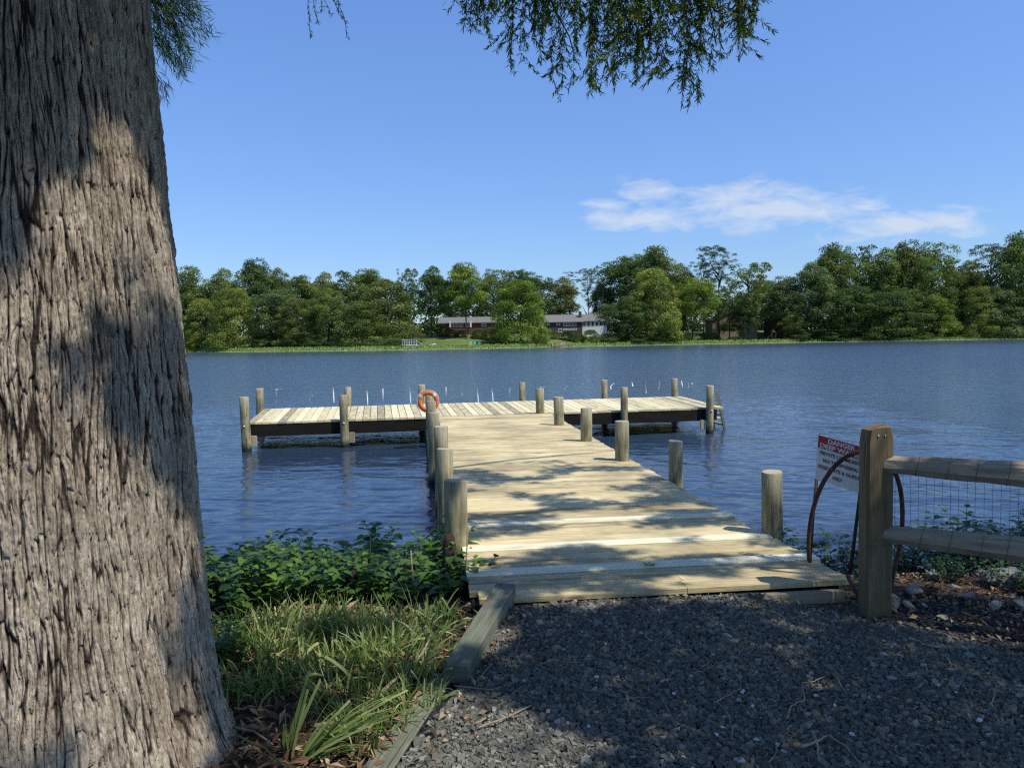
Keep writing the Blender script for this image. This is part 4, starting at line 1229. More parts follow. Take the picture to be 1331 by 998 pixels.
def leafy_proto(seed, hgt, nst, spread, leaf, mat, heart=False, name='leafy_shrub', pair=.055, wid=.36):
    rng = np.random.default_rng(seed); st = MB(); Vs = []; Fs = []; Ts = []; b = 0
    for s_ in range(nst):
        a = rng.uniform(0, 2 * PI); r = spread * math.sqrt(rng.random()); p0 = (r * math.cos(a) * .7, r * math.sin(a) * .7, -.04)
        h_ = hgt * rng.uniform(.6, 1.1); n = 7; pts = curve_pts(p0, (math.cos(a) * .35 * rng.random() * 2, math.sin(a) * .35 * rng.random() * 2, 1), h_, n, rng.uniform(.1, .7), rng)
        st.tube(pts, [.004 * (1 - .6 * i / n) for i in range(n + 1)], 5, cap=False)
        P_ = np.array(pts); m_ = int(h_ / pair); tone0 = rng.normal(.5, .14)
        for j in range(1, m_ + 1):
            u_ = (.22 + .78 * j / m_) * n; i0 = min(int(u_), n - 1); c = P_[i0] + (P_[i0 + 1] - P_[i0]) * (u_ - i0); ang = j * 1.57 + rng.normal(0, .4)
            top = j / m_
            for sgn in (0, PI):
                aa = ang + sgn + rng.normal(0, .25); up = rng.uniform(-.25, .35) + .35 * (top > .85); d = unit(np.array([math.cos(aa), math.sin(aa), up]))
                ll = leaf * rng.uniform(.7, 1.2) * (1.1 - .45 * (top > .9)); side = unit(np.cross(d, (0, 0, 1)) + rng.normal(0, .15, 3)); nr = unit(np.cross(side, d))
                w_ = ll * wid * rng.uniform(.85, 1.1); pet = c + d * .012
                # 7-vertex folded leaf: base, 2 wide pairs, tip, with drooping tip
                dr = np.array([0, 0, -1.]) * ll * rng.uniform(.1, .35)
                if heart: q1, q2, w1, w2 = .12, .5, 1., .85
                else: q1, q2, w1, w2 = .3, .65, 1., .7
                m1 = pet + d * ll * q1; m2 = pet + d * ll * q2 + dr * .3; tip = pet + d * ll + dr
                up_ = nr * w_ * .28
                vs = [pet, m1 + side * w_ * w1 + up_, m1, m1 - side * w_ * w1 + up_, m2 + side * w_ * w2 + up_ * .8, m2, m2 - side * w_ * w2 + up_ * .8, tip]
                Vs.append(vs); Fs.append(np.array([(0, 1, 2, 2), (0, 2, 3, 3)]) * 0)  # placeholder
                Ts += [np.clip(tone0 + rng.normal(0, .15) + .18 * (top - .5), 0, 1)] * 8
    Vn = np.array(Vs).reshape(-1, 3); k = np.arange(len(Vs))[:, None, None] * 8
    tri = (k + np.array([(0, 1, 2), (0, 2, 3), (4, 7, 5), (5, 7, 6)])[None]).reshape(-1, 3)
    qd = (k + np.array([(1, 4, 5, 2), (2, 5, 6, 3)])[None]).reshape(-1, 4)
    root = thing(name, 'x', 'shrub')
    link('leaves', set_mesh('leaves', Vn, [tri, qd], Ts, smooth=True), M[mat], root)
    st.build('stems', M['stem'], root)
    return root


protos = [leafy_proto(100 + i, .68, 30, .34, .108, 'bush') for i in range(3)]
spots = [  # px, py of base on the bank, scale, proto, label
    (285, 790, 1.0, 0, 'dark leafy shrub touching the right side of the big trunk'),
    (325, 775, 1.05, 1, 'dark leafy shrub at the water, second from the big trunk'),
    (375, 768, .92, 2, 'dense leafy shrub at the water with arching tops, left of the broad leaf plant'),
    (430, 770, .80, 0, 'low leafy shrub at the water behind the short cypress knee'),
    (485, 772, 1.02, 1, 'leafy shrub rising at the water between knee and pier'),
    (530, 775, 1.15, 2, 'tallest leafy shrub, directly left of the first pier pile'),
    (560, 792, .85, 0, 'leafy shrub tucked around the tall cypress knee'),
    (310, 825, .72, 2, 'small shrub between trunk and grass in front of the dark shrubs'),
    (365, 805, .72, 1, 'small dark shrub behind the pale grass patch'),
    (430, 800, .62, 2, 'small dark shrub in front of the short cypress knee'),
    (500, 800, .62, 0, 'small shrub behind the right end of the grass patch'),
    (612, 775, .55, 1, 'little leafy sprig growing up beside the first pile and deck edge'),
    (455, 757, 1.0, 2, 'leafy shrub at the water directly left of the pier shrubs'),
    (260, 770, 1.05, 1, 'leafy shrub half hidden behind the big trunk'),
    (270, 905, .42, 0, 'small weed at the right flank of the trunk base')]
for i, (px, py, sc, k, lab) in enumerate(spots):
    x, y = ground(px, py, .25); z = float(gz(x, y)); 
    z = max(z, .02)
    if py < 800 : sc *= 1.0
    o = protos[k] if not any(s_[3] == k for s_ in spots[:i]) else dup(protos[k], (x, y, z))
    o.location = (x, y, z); o.rotation_euler = (0, 0, i * 1.3); o.scale = (sc, sc, sc * (.95)); o['label'] = lab; o['group'] = 'leafy shrubs on the left bank'
# young plant with big leaves by the raised timber; the broad light leaf
yp = leafy_proto(131, .24, 1, .0, .105, 'bush', name='young_plant', pair=.06, wid=.2); x, y = ground(572, 832, .43); yp.location = (x, y, float(gz(x, y))); yp['label'] = 'bright young plant with pointed leaves beside the raised timber'; yp['category'] = 'plant'
yp = leafy_proto(132, .46, 1, .03, .27, 'bush', name='broad_leaf_plant', pair=.23, wid=.17); x, y = ground(372, 772, .3); yp.location = (x, y, .12); yp['label'] = 'plant with two long broad green leaves over the dark shrubs'; yp['category'] = 'plant'

vp = [leafy_proto(140 + i, .56, 26, .34, .066, 'vine', True, 'vine_shrub', .055, .42) for i in range(2)]
vs_ = [(1062, 745, 1.0, 'leafy vine shrub behind the right corner of the pier, under the sign'), (1095, 742, .85, 'leafy vine shrub between the sign stakes and the fence post'), (1170, 752, .80, 'low vine shrub just right of the fence post at the waterline'),
       (1215, 755, .75, 'low vine shrub below the lower rail, left of the middle'), (1255, 758, .85, 'vine shrub with tops over the lower rail, middle of the fence'), (1290, 752, 1.0, 'tallest vine shrub, its broad leaves above the lower rail'), (1325, 752, .85, 'vine shrub at the right edge behind the largest rock'), (1365, 760, .9, 'vine shrub just beyond the right edge of the view'), (1235, 790, .3, 'tiny green weed in the leaf litter before the bluish rock'), (1318, 800, .4, 'small green weed in the litter at the right edge')]
for i, (px, py, sc, lab) in enumerate(vs_):
    x, y = ground(px, py, .25); z = max(float(gz(x, y)), .02); o = vp[i] if i < 2 else dup(vp[i % 2], (x, y, z)); o.location = (x, y, z); o.rotation_euler = (0, 0, i * 2.1); o.scale = (sc, sc, sc); o['label'] = lab; o['group'] = 'vine shrubs on the right bank'


def grass_proto(seed, nbl, hgt, spread, wd, name='grass_clump', bend=1.3, dirb=None, tone=.5):
    rng = np.random.default_rng(seed); V = []; T = []; n = 6
    for b in range(nbl):
        a = rng.uniform(0, 2 * PI); r = spread * math.sqrt(rng.random()); h_ = hgt * rng.uniform(.5, 1.15)
        d = np.array([math.cos(a) * .5 * rng.random(), math.sin(a) * .5 * rng.random(), 1.]) + rng.normal(0, .15, 3)
        if dirb is not None: d = d * .5 + np.array(dirb)
        pts = curve_pts((r * math.cos(a), r * math.sin(a), -.02), unit(d), h_, n, bend * rng.uniform(.3, 1.4), rng)
        sd = unit(np.cross(pts[-1] - pts[0], (0, 0, 1)) + rng.normal(0, .3, 3)); w_ = wd * rng.uniform(.6, 1.2); tn = np.clip(rng.normal(tone, .24), 0, 1)
        cut = rng.random() < .25
        for i, p in enumerate(pts):
            k_ = w_ * (.8 + .2 * math.sin(i / n * PI)) * (1 - max(0, i / n - .45) * 1.6 * (not cut)); V += [p - sd * k_ * .5, p + sd * k_ * .5]; T += [np.clip(tn + .15 * (i / n) + .25 * (i == n), 0, 1)] * 2
    q = (np.arange(nbl)[:, None, None] * 2 * (n + 1) + (np.arange(n)[:, None] * 2 + np.array([0, 1, 3, 2]))[None]).reshape(-1, 4)
    me = set_mesh(name, np.array(V), q, T, smooth=True); return me


gm = [grass_proto(i, 78, .21, .15, .0135) for i in range(3)]
gl = [(310, 870, 'grass clump against the right flank of the trunk'), (345, 850, 'grass clump in the left part of the patch'), (385, 838, 'tall grass clump with long arching blades at the back of the patch'), (425, 832, 'back grass clump behind the middle of the patch'),
      (470, 842, 'back grass clump right of the middle'), (515, 850, 'upright pale grass clump at the right end of the patch'), (545, 862, 'grass clump leaning on the raised timber'), (505, 880, 'grass clump in front of the pale upright clump'),
      (455, 875, 'grass clump in the middle of the patch over brown litter'), (405, 880, 'grass clump left of the litter'), (360, 895, 'grass clump at the front left of the patch'), (330, 905, 'small grass clump by the trunk root'), (540, 900, 'small grass clump beside the low timber'), (435, 905, 'sparse grass clump at the front of the patch'), (490, 915, 'sparse grass clump between stick and low timber'), (375, 862, 'bright grass clump left of the middle of the patch'), (490, 858, 'pale cut-looking grass clump in the upper middle of the patch'), (318, 838, 'dark grass clump below the shrubs by the trunk'), (350, 822, 'grass clump under the left dark shrubs'), (400, 815, 'grass clump directly below the broad leaf plant'), (450, 815, 'grass clump at the foot of the short cypress knee'), (500, 822, 'grass clump behind the pale upright clump'), (545, 830, 'grass clump beside the blue grey rock'), (540, 925, 'small grass tuft spilling over the low timber near its far end'), (505, 950, 'small grass tuft at the middle of the low timber'), (470, 975, 'small grass tuft beside the near end of the low timber'), (575, 815, 'small grass tuft by the young plant'), (455, 940, 'small grass tuft between the strap leaves and the low timber'), (300, 925, 'small grass tuft at the trunk root toward the strap leaves')]
for i, (px, py, lab) in enumerate(gl):
    x, y = ground(px, py, .42); o = link('grass_clump', gm[i % 3], M['grass'], None, (x, y, float(gz(x, y)))); s_ = [1., .9, 1.15, 1., .95][i % 5] * (.75 if 'sparse' in lab or 'small' in lab else 1); o.scale = (s_ * 1.1, s_ * 1.1, s_); o.rotation_euler = (0, 0, i * 1.9); tag(o, lab, 'grass', 'grass clumps between the trunk and the timbers')
me = grass_proto(50, 55, .40, .04, .016, 'strap_leaf_clump', .9, (.55, .1, .15), .42); x, y = ground(395, 990, .42); o = link('strap_leaf_clump', me, M['grass'], None, (x, y, float(gz(x, y)))); tag(o, 'clump of long strap leaves sweeping right over the low timber at the bottom edge', 'plant')
me = grass_proto(51, 14, .30, .03, .016, 'strap_leaf_clump', .6, (.1, 0, .5), .5); x, y = ground(375, 985, .42); o = link('strap_leaf_clump', me, M['grass'], None, (x, y, float(gz(x, y)))); tag(o, 'small upright strap leaf clump left of the sweeping one', 'plant')
# two long fallen blades
for pts, lab, c in (([(258, 968), (310, 960), (345, 978), (380, 1010)], 'long green fallen blade curving at the bottom by the trunk', 'stem'), ([(305, 948), (330, 952), (355, 972)], 'yellow fallen blade beside the trunk root', 'twig')):
    twig(pts, .006, lab, c, 'fallen_leaf', .04)
# dead stalks
for (px, py, pt, D, lab) in [(540, 800, 715, 4.8, 'grey dead stalk standing left of the tall cypress knee'), (603, 770, 680, 4.9, 'grey dead stalk leaning on the first pile')]:
    a_ = at(px, py, D); b_ = at(px + (6 if px > 600 else -6), pt, D); mb = MB(); mb.tube([a_, b_], [.006, .004], 6); tag(mb.build('dead_stalk', M['twig']), lab, 'stalk')
# green leaf on the gravel and on the deck
for (px, py, z, lab) in [(983, 842, .49, 'single green leaf lying on the gravel'), (844, 734, DK + .012, 'fallen green sprig lying on the pier boards')]:
    x, y = ground(px, py, z); mb = MB()
    for k_ in range(5):
        a = k_ * 1.3; mb.add([(x, y, z), (x + .03 * math.cos(a + .4), y + .03 * math.sin(a + .4), z + .008), (x + .055 * math.cos(a), y + .055 * math.sin(a), z + .003), (x + .03 * math.cos(a - .4), y + .03 * math.sin(a - .4), z + .008)], [(0, 1, 2, 3)], .95)
    tag(mb.build('fallen_leaf', M['bush']), lab, 'leaf')

# ================================================================== FAR TREES
def squash(V, C, q=2.5):
    V = V.reshape(-1, 4, 3); return ((V - C[:, None]) * np.array([1, 1, 1 / q]) + C[:, None]).reshape(-1, 3)


def crown_broad(seed, nl=70, per_=170, leaf=.040, shape='round'):
    nl = int(nl * 1.7); per_ = int(per_ * .62)
    rng = np.random.default_rng(seed); Cs = []; Ns = []; T = []; S = []
    for i in range(nl):
        d = unit(rng.normal(size=3)); 
        if d[2] < -.4 and rng.random() < .4: d[2] = -d[2]
        rr = rng.uniform(.45, 1.0)
        c = d * rr
        if shape == 'round': c = np.array([c[0], c[1], .5 + c[2] * .5])
        elif shape == 'oval': c = np.array([c[0] * .9, c[1] * .9, .52 + c[2] * .5]) * np.array([1 - .25 * abs(c[2]), 1 - .25 * abs(c[2]), 1])
        elif shape == 'tower': z = rng.random() ** .8; w = (1 - .6 * z ** 2) * rng.uniform(.4, .85); a = rng.uniform(0, 2 * PI); c = np.array([w * math.cos(a), w * math.sin(a), .05 + .85 * z])
        elif shape == 'skirt': z = rng.random() ** 1.1; w = math.sqrt(max(0, 1 - z ** 2.4)) * rng.uniform(.55, .92); a = rng.uniform(0, 2 * PI); c = np.array([w * math.cos(a), w * math.sin(a), .03 + .88 * z])
        elif shape == 'open': z = rng.random(); w = (.45 + .55 * math.sin(z * 2.6)) * rng.uniform(.3, .95); a = rng.uniform(0, 2 * PI); c = np.array([w * math.cos(a), w * math.sin(a), .05 + .85 * z])
        r = rng.uniform(.15, .30) * (.75 if shape == 'open' else 1)
        out = unit(c - np.array([0, 0, .4])); k = int(per_ * 1.5 * (r / .22) ** 2)
        dd = unit(rng.normal(size=(k, 3)) + out * .45 + np.array([0, 0, .45])); rad = r * (rng.uniform(.6, 1.1, (k, 1)))
        Cs.append(c + dd * rad * np.array([1, 1, .30])); Ns.append(unit(dd + rng.normal(0, .5, (k, 3)))); T.append(np.clip(rng.normal(rng.normal(.5, .19), .14, k), 0, 1)); S.append(leaf * rng.lognormal(0, .3, k))
        # a few stray sprigs beyond the lobe
    C, Nn, T, S = (np.concatenate(a) for a in (Cs, Ns, T, S))
    V, Fq = cards(C, Nn, S, rng, .75); V = squash(V, C); return set_mesh('crown', V, Fq, np.repeat(T, 4))


def crown_pine(seed, nl=84, per_=110, leaf=.042):
    rng = np.random.default_rng(seed); Cs = []; Ns = []; T = []
    for i in range(nl):
        z = rng.uniform(.0, 1) ** .7; a = rng.uniform(0, 2 * PI); w = (.35 + .65 * math.sin(min(1, (z * 1.1)) * 2.6)) * rng.uniform(.15, .95)
        c = np.array([w * math.cos(a), w * math.sin(a), .04 + .9 * z]); r = rng.uniform(.14, .26); k = per_
        dd = unit(rng.normal(size=(k, 3)) + np.array([0, 0, .5])); Cs.append(c + dd * r * rng.uniform(.4, 1, (k, 1)) * np.array([1, 1, .17])); Ns.append(unit(dd + rng.normal(0, .6, (k, 3)))); T.append(np.clip(rng.normal(.35, .18, k), 0, 1))
    C, Nn, T = (np.concatenate(a) for a in (Cs, Ns, T)); V, Fq = cards(C, Nn, leaf * rng.lognormal(0, .3, len(C)), rng, .45); V = squash(V, C); return set_mesh('crown', V, Fq, np.repeat(T, 4))


def trunk_mesh(seed, spread=.5, top=.85, limbs=8):
    rng = np.random.default_rng(seed); mb = MB()
    pts = [(rng.normal(0, .02), rng.normal(0, .02), z) for z in np.linspace(-.05, top, 9)]; mb.tube(pts, [.045 * (1 - .75 * i / 8) for i in range(9)], 7)
    for i in range(limbs):
        z = rng.uniform(.25, .75); a = rng.uniform(0, 2 * PI); l = spread * rng.uniform(.5, 1.); mb.tube([(0, 0, z), (l * .5 * math.cos(a), l * .5 * math.sin(a), z + .06), (l * math.cos(a), l * math.sin(a), z + .16)], [.018, .012, .005], 5, cap=False)
    me = bpy.data.meshes.new('trunk'); me.from_pydata([tuple(map(float, v)) for v in mb.v], [], mb.f)
    a_ = me.attributes.new('tone', 'FLOAT', 'POINT'); a_.data.foreach_set('value', np.array(mb.t, np.float32)); me.polygons.foreach_set('use_smooth', np.ones(len(me.polygons), bool)); me.materials.append(M['fartrunk']); me.update(); return me


CR = {'round': [crown_broad(200 + i, 85, 170, .040, 'round') for i in range(2)], 'oval': [crown_broad(210 + i, 80, 170, .042, 'oval') for i in range(2)], 'tower': [crown_broad(220, 80, 150, .045, 'tower')],
      'skirt': [crown_broad(230 + i, 95, 170, .040, 'skirt') for i in range(2)], 'open': [crown_broad(240 + i, 85, 150, .045, 'open') for i in range(2)], 'pine': [crown_pine(250 + i) for i in range(2)]}
for l_ in CR.values():
    for me in l_: me.materials.append(M['farleaf'])
TK = [trunk_mesh(300 + i) for i in range(3)]
TINT = {'dark': (.62, .72, .70), 'mid': (1., 1., .9), 'light': (1.55, 1.35, 1.0), 'olive': (1.15, .98, .95), 'grey': (1.0, 1.02, 1.35), 'pine': (.62, .70, .85), 'brown': (1.12, .92, .9), 'bright': (1.5, 1.5, .9)}
TREES = [  # px centre, py top, px width, distance, shape, tint, clear-stem fraction, label
    (205, 352, 70, 262, 'round', 'mid', .05, 'broad tree whose crown shows just behind the edge of the big trunk'),
    (240, 346, 62, 258, 'round', 'mid', .05, 'round green tree next to the edge of the big trunk on the far shore'),
    (262, 385, 44, 246, 'skirt', 'light', 0, 'low light green tree at the waterline nearest the big trunk'),
    (285, 352, 58, 262, 'oval', 'mid', .05, 'medium green tree second from the big trunk on the skyline'),
    (300, 368, 62, 244, 'skirt', 'light', 0, 'light green bushy tree reaching the water at the far left'),
    (333, 339, 56, 262, 'oval', 'dark', .1, 'tall dark green tree highest on the left skyline'),
    (362, 350, 40, 270, 'oval', 'brown', .1, 'brownish tree crown right of the tall dark one on the left'),
    (358, 372, 56, 240, 'round', 'grey', .08, 'silvery green tree in front of the tall dark one'),
    (392, 360, 52, 262, 'oval', 'mid', .1, 'medium tree left of the reddish skyline crowns'),
    (385, 385, 58, 232, 'skirt', 'olive', .05, 'olive green tree by the water left of the shady gap'),
    (418, 356, 46, 268, 'oval', 'brown', .1, 'reddish brown crown peeking on the left skyline'),
    (425, 374, 58, 230, 'round', 'mid', .16, 'low tree on dark trunks over the shady gap'),
    (455, 346, 54, 245, 'open', 'dark', .15, 'tall irregular tree with flat top left of the big olive mass'),
    (476, 352, 62, 240, 'oval', 'mid', .08, 'broad tree behind the big olive mass'),
    (500, 358, 80, 228, 'skirt', 'olive', 0, 'big olive green tree mass left of the brick ranch house'),
    (470, 388, 72, 222, 'skirt', 'mid', 0, 'wide low green tree at the water left of the brushwood'),
    (528, 343, 26, 262, 'open', 'dark', .3, 'small high crown behind the trees left of the brick ranch house'),
    (559, 348, 48, 238, 'oval', 'dark', .22, 'dark oval tree at the left end of the brick ranch house'),
    (592, 356, 36, 262, 'round', 'dark', .1, 'dark tree behind the roof of the brick ranch house'),
    (604, 343, 56, 236, 'oval', 'bright', .33, 'light green tree on a bare trunk in front of the brick ranch house'),
    (640, 350, 48, 262, 'round', 'mid', .1, 'tree behind the right end of the brick ranch house'),
    (660, 345, 26, 272, 'open', 'pine', .3, 'thin crown on the skyline left of the great round tree'),
    (688, 349, 56, 262, 'round', 'dark', .1, 'dark round crown directly above the great round tree'),
    (676, 358, 72, 226, 'skirt', 'bright', .02, 'great round bright green tree between the two ranch houses'),
    (728, 362, 44, 268, 'oval', 'brown', .1, 'brownish green tree behind the left roof of the dark brick house'),
    (741, 351, 24, 275, 'pine', 'pine', .55, 'slender pine on the skyline above the dark brick house'),
    (764, 346, 30, 272, 'pine', 'pine', .45, 'airy pine with sky around it above the white wing'),
    (782, 362, 30, 268, 'round', 'dark', .1, 'dark tree behind the white wing of the house'),
    (812, 328, 72, 262, 'round', 'dark', .12, 'massive dark tree right of the white house wing'),
    (850, 323, 66, 252, 'oval', 'mid', .1, 'tall tree behind the layered light green one'),
    (849, 345, 72, 230, 'skirt', 'light', .05, 'layered light green tree reaching down to the water right of the houses'),
    (812, 385, 60, 234, 'round', 'dark', .12, 'low dark tree on the shaded bank right of the white wing'),
    (888, 345, 46, 256, 'oval', 'olive', .1, 'olive tree left of the tall pines'),
    (905, 358, 48, 232, 'round', 'bright', .30, 'light green tree with slanting trunk left of the gabled bungalow'),
    (914, 317, 34, 252, 'pine', 'pine', .40, 'left one of the two tall pines over the bungalow'),
    (934, 314, 46, 254, 'pine', 'pine', .38, 'right and taller one of the two tall pines over the bungalow'),
    (931, 372, 46, 262, 'open', 'grey', .1, 'greyish tree behind the gable of the bungalow'),
    (948, 384, 40, 246, 'open', 'mid', .2, 'small loose tree in front of the bungalow gable'),
    (966, 398, 30, 243, 'round', 'dark', .2, 'small dark tree hiding the right half of the bungalow'),
    (973, 335, 52, 236, 'open', 'mid', .30, 'tall open tree with dark trunk right of the bungalow gable'),
    (995, 362, 46, 262, 'round', 'olive', .1, 'olive tree behind the yellow slide'),
    (1018, 361, 52, 250, 'oval', 'grey', .1, 'grey green tree above the small brown house'),
    (1030, 405, 34, 234, 'round', 'mid', .15, 'low round tree on the lawn right of the yellow slide'),
    (1056, 343, 58, 240, 'oval', 'grey', .10, 'silver green tree where the right hand wood begins'),
    (1082, 320, 62, 256, 'oval', 'mid', .1, 'tall tree at the left shoulder of the right hand wood'),
    (1112, 310, 60, 262, 'open', 'mid', .1, 'highest open crown in the left part of the right hand wood'),
    (1100, 372, 70, 238, 'round', 'dark', .1, 'dark tree over the low trunks of the right hand wood'),
    (1146, 326, 60, 258, 'oval', 'mid', .08, 'medium tree in the middle of the right hand wood skyline'),
    (1150, 375, 76, 236, 'skirt', 'dark', .0, 'dark wide tree at the water in the right hand wood'),
    (1182, 316, 56, 256, 'oval', 'olive', .08, 'olive crown left of the broad bright top in the right hand wood'),
    (1212, 315, 62, 252, 'round', 'mid', .08, 'broad top right of the olive crown in the right hand wood'),
    (1215, 382, 52, 232, 'skirt', 'bright', 0, 'bright green tree in the lower right hand wood at the reeds'),
    (1188, 372, 54, 240, 'round', 'mid', .05, 'green tree left of the bright low one'),
    (1232, 332, 40, 262, 'pine', 'dark', .2, 'dark flat crown at the dip of the right hand skyline'),
    (1254, 342, 56, 254, 'oval', 'olive', .05, 'lower tree filling the dip of the right hand skyline'),
    (1268, 368, 50, 236, 'skirt', 'light', 0, 'light green tree at the water right of the dip'),
    (1289, 311, 62, 250, 'pine', 'pine', .25, 'big dark pine near the right edge'),
    (1297, 370, 62, 236, 'skirt', 'grey', 0, 'grey green tree by the water near the right edge'),
    (1326, 305, 62, 248, 'oval', 'mid', .05, 'tall green tree cut by the right edge'),
    (1345, 365, 62, 236, 'skirt', 'olive', 0, 'olive tree at the water at the right edge'),
    (1390, 318, 80, 250, 'round', 'mid', .05, 'broad tree just beyond the right edge of the view'),
]
cnt = {}
seen = set()
for i, (px, py, w, D, shp, tint, cs, lab) in enumerate(TREES):
    D = max(D, float(ys((px - 665) / F * D)) + 6.5)
    x, _, zt = at(px, py, D); zb = float(fz(x, D)); hgt = zt - zb; wr = w / F * D * .5 * (1.06 if D < 240 else 1.2)
    root = thing('pine_tree' if shp == 'pine' else 'leafy_tree', lab, 'tree', (x, D, zb), i * 1.7, 'trees along the far shore')
    l_ = CR[shp]; k = cnt.get(shp, 0); cnt[shp] = k + 1
    c = link('crown', l_[k % len(l_)], None, root, (0, 0, hgt * cs)); c.scale = (wr, wr, hgt * (1 - cs) * .98); v = 1 + random.uniform(-.12, .12); c.color = (*[q * v for q in TINT[tint]], 1); c.rotation_euler = (0, 0, i)
    t = link('trunk', TK[i % 3], None, root, (0, 0, 0)); t.scale = (wr * .9 if wr > 4 else 5, wr * .9 if wr > 4 else 5, hgt * .95)
    if lab.startswith('light green tree with slanting'): t.rotation_euler = (0, .12, 0); t.location = (-1.5, 0, 0)
# leafless twiggy top beside the tall tree
# shoreline shrubs
SHR = [(585, 427, 20, 242, 'dark', 'dark shrub before the left porch of the brick ranch house'), (600, 428, 16, 240, 'brown', 'reddish shrub under the windows of the brick ranch house'), (622, 426, 22, 238, 'dark', 'dark shrub covering the right part of the brick ranch house'), (638, 424, 24, 236, 'mid', 'green shrub between the brick ranch house and the great round tree'), (722, 429, 14, 243, 'mid', 'small shrub beside the garage opening of the dark brick house'), (739, 428, 20, 242, 'dark', 'dark shrub below the wide window of the dark brick house'),
       (236, 425, 26, 250, 'light', 'pale shrub at the water beside the big trunk edge'), (262, 436, 40, 246, 'light', 'low light shrub on the far left shoreline'), (342, 428, 40, 238, 'dark', 'dark shrub in the shade right of the light green bushy tree'), (378, 436, 36, 232, 'dark', 'dark shrub under the olive tree'),
       (410, 432, 30, 226, 'dark', 'dark shrub left of the shady gap'), (470, 433, 34, 222, 'dark', 'dark shrub under the wide low green tree'), (512, 438, 40, 214, 'grey', 'bare greyish brushwood at the water left of the white deck'), (530, 430, 26, 224, 'mid', 'green shrub behind the white deck'), (486, 437, 30, 216, 'grey', 'greyish shrub left of the brushwood'),
       (577, 420, 18, 240, 'brown', 'reddish shrub at the left wall of the brick ranch house'), (650, 436, 36, 226, 'dark', 'dark shrub left under the great round tree'), (700, 432, 24, 228, 'mid', 'shrub right under the great round tree'), (768, 427, 26, 230, 'mid', 'leafy shrub on the bank below the white wing'), (752, 432, 16, 232, 'dark', 'dark shrub left of the leafy shrub below the white wing'),
       (792, 431, 36, 232, 'dark', 'dark shrub in the shade right of the white wing'), (826, 430, 46, 230, 'dark', 'wide dark shrub under the massive dark tree'), (862, 430, 40, 230, 'dark', 'dark shrub under the layered light green tree'), (888, 432, 26, 238, 'dark', 'dark shrub left of the lawn'), (925, 431, 24, 246, 'mid', 'shrub in front of the bungalow wall'),
       (955, 436, 20, 234, 'dark', 'small dark shrub at the trunk on the lawn'), (1040, 425, 40, 236, 'dark', 'dark shrub right of the lawn'), (1075, 428, 50, 240, 'dark', 'dark shrub below the silver green tree'), (1112, 432, 50, 239, 'dark', 'dark shrub behind the low trunks of the wood'), (1150, 428, 50, 239, 'dark', 'shaded shrub in the middle of the wood edge'), (1190, 428, 44, 238, 'mid', 'green shrub left of the bright low tree'),
       (1238, 430, 40, 237, 'mid', 'green shrub right of the bright low tree'), (1280, 428, 46, 237, 'mid', 'green shrub at the water near the right edge'), (1320, 430, 46, 236, 'dark', 'dark shrub at the water at the right edge')]
for i, (px, py, w, D, tint, lab) in enumerate(SHR):
    D = max(D, float(ys((px - 665) / F * D)) + 5.5)
    x, _, zt = at(px, py, D); zb = float(fz(x, D)); hgt = max(zt - zb, 1.8); wr = w / F * D * .6
    root = thing('shoreline_shrub', lab, 'shrub', (x, D, zb - .2), i, 'shrubs along the far shore')
    c = link('foliage', CR['skirt'][i % 2], None, root); c.scale = (wr, wr * .8, hgt); c.color = (*TINT[tint], 1)

# far-off woods behind everything (one mass)
rng = np.random.default_rng(400)
Cs = []; Ns = []; T = []; S = []
for i in range(2200):
    X = rng.uniform(-200, 270); u_ = 665 + X / 285 * F
    # height of the mass follows the skyline but stays below it
    sky = np.interp(u_, [0, 230, 330, 420, 520, 600, 700, 745, 790, 830, 900, 950, 1000, 1060, 1110, 1210, 1250, 1331, 1700], [370, 372, 365, 375, 376, 378, 380, 396, 380, 350, 365, 380, 388, 375, 345, 345, 362, 340, 340])
    Dd = rng.uniform(272, 300); yh_ = 442.6 - .0162 * (u_ - 665); zt = H + (yh_ - sky) / F * Dd
    zb = float(fz(X, Dd)); z = zb + (zt - zb) * rng.random() ** 1.2; r = rng.uniform(2., 3.8); k = 46
    if i % 3 == 0: z = zb + rng.uniform(0, 5)
    if 735 < u_ < 790 and z > zb + 7: continue
    dd = unit(rng.normal(size=(k, 3)) + np.array([0, -.7, .5])); Cs.append(np.array([X, Dd, z - r * .5]) + dd * r * np.array([1, 1, .6])); Ns.append(unit(dd + rng.normal(0, .5, (k, 3)))); T.append(np.clip(rng.normal(rng.normal(.35, .12), .14, k), 0, 1)); S.append(rng.uniform(.7, 1.2, k))
C, Nn, T, S = (np.concatenate(a) for a in (Cs, Ns, T, S)); V, Fq = cards(C, Nn, S, rng, .8)
o = tag(link('distant_woods', set_mesh('distant_woods', V, Fq, np.repeat(T, 4)), M['farleaf']), 'dense woods closing the view behind the far shore', 'woods', kind='stuff'); o.color = (.7, .78, .8, 1)

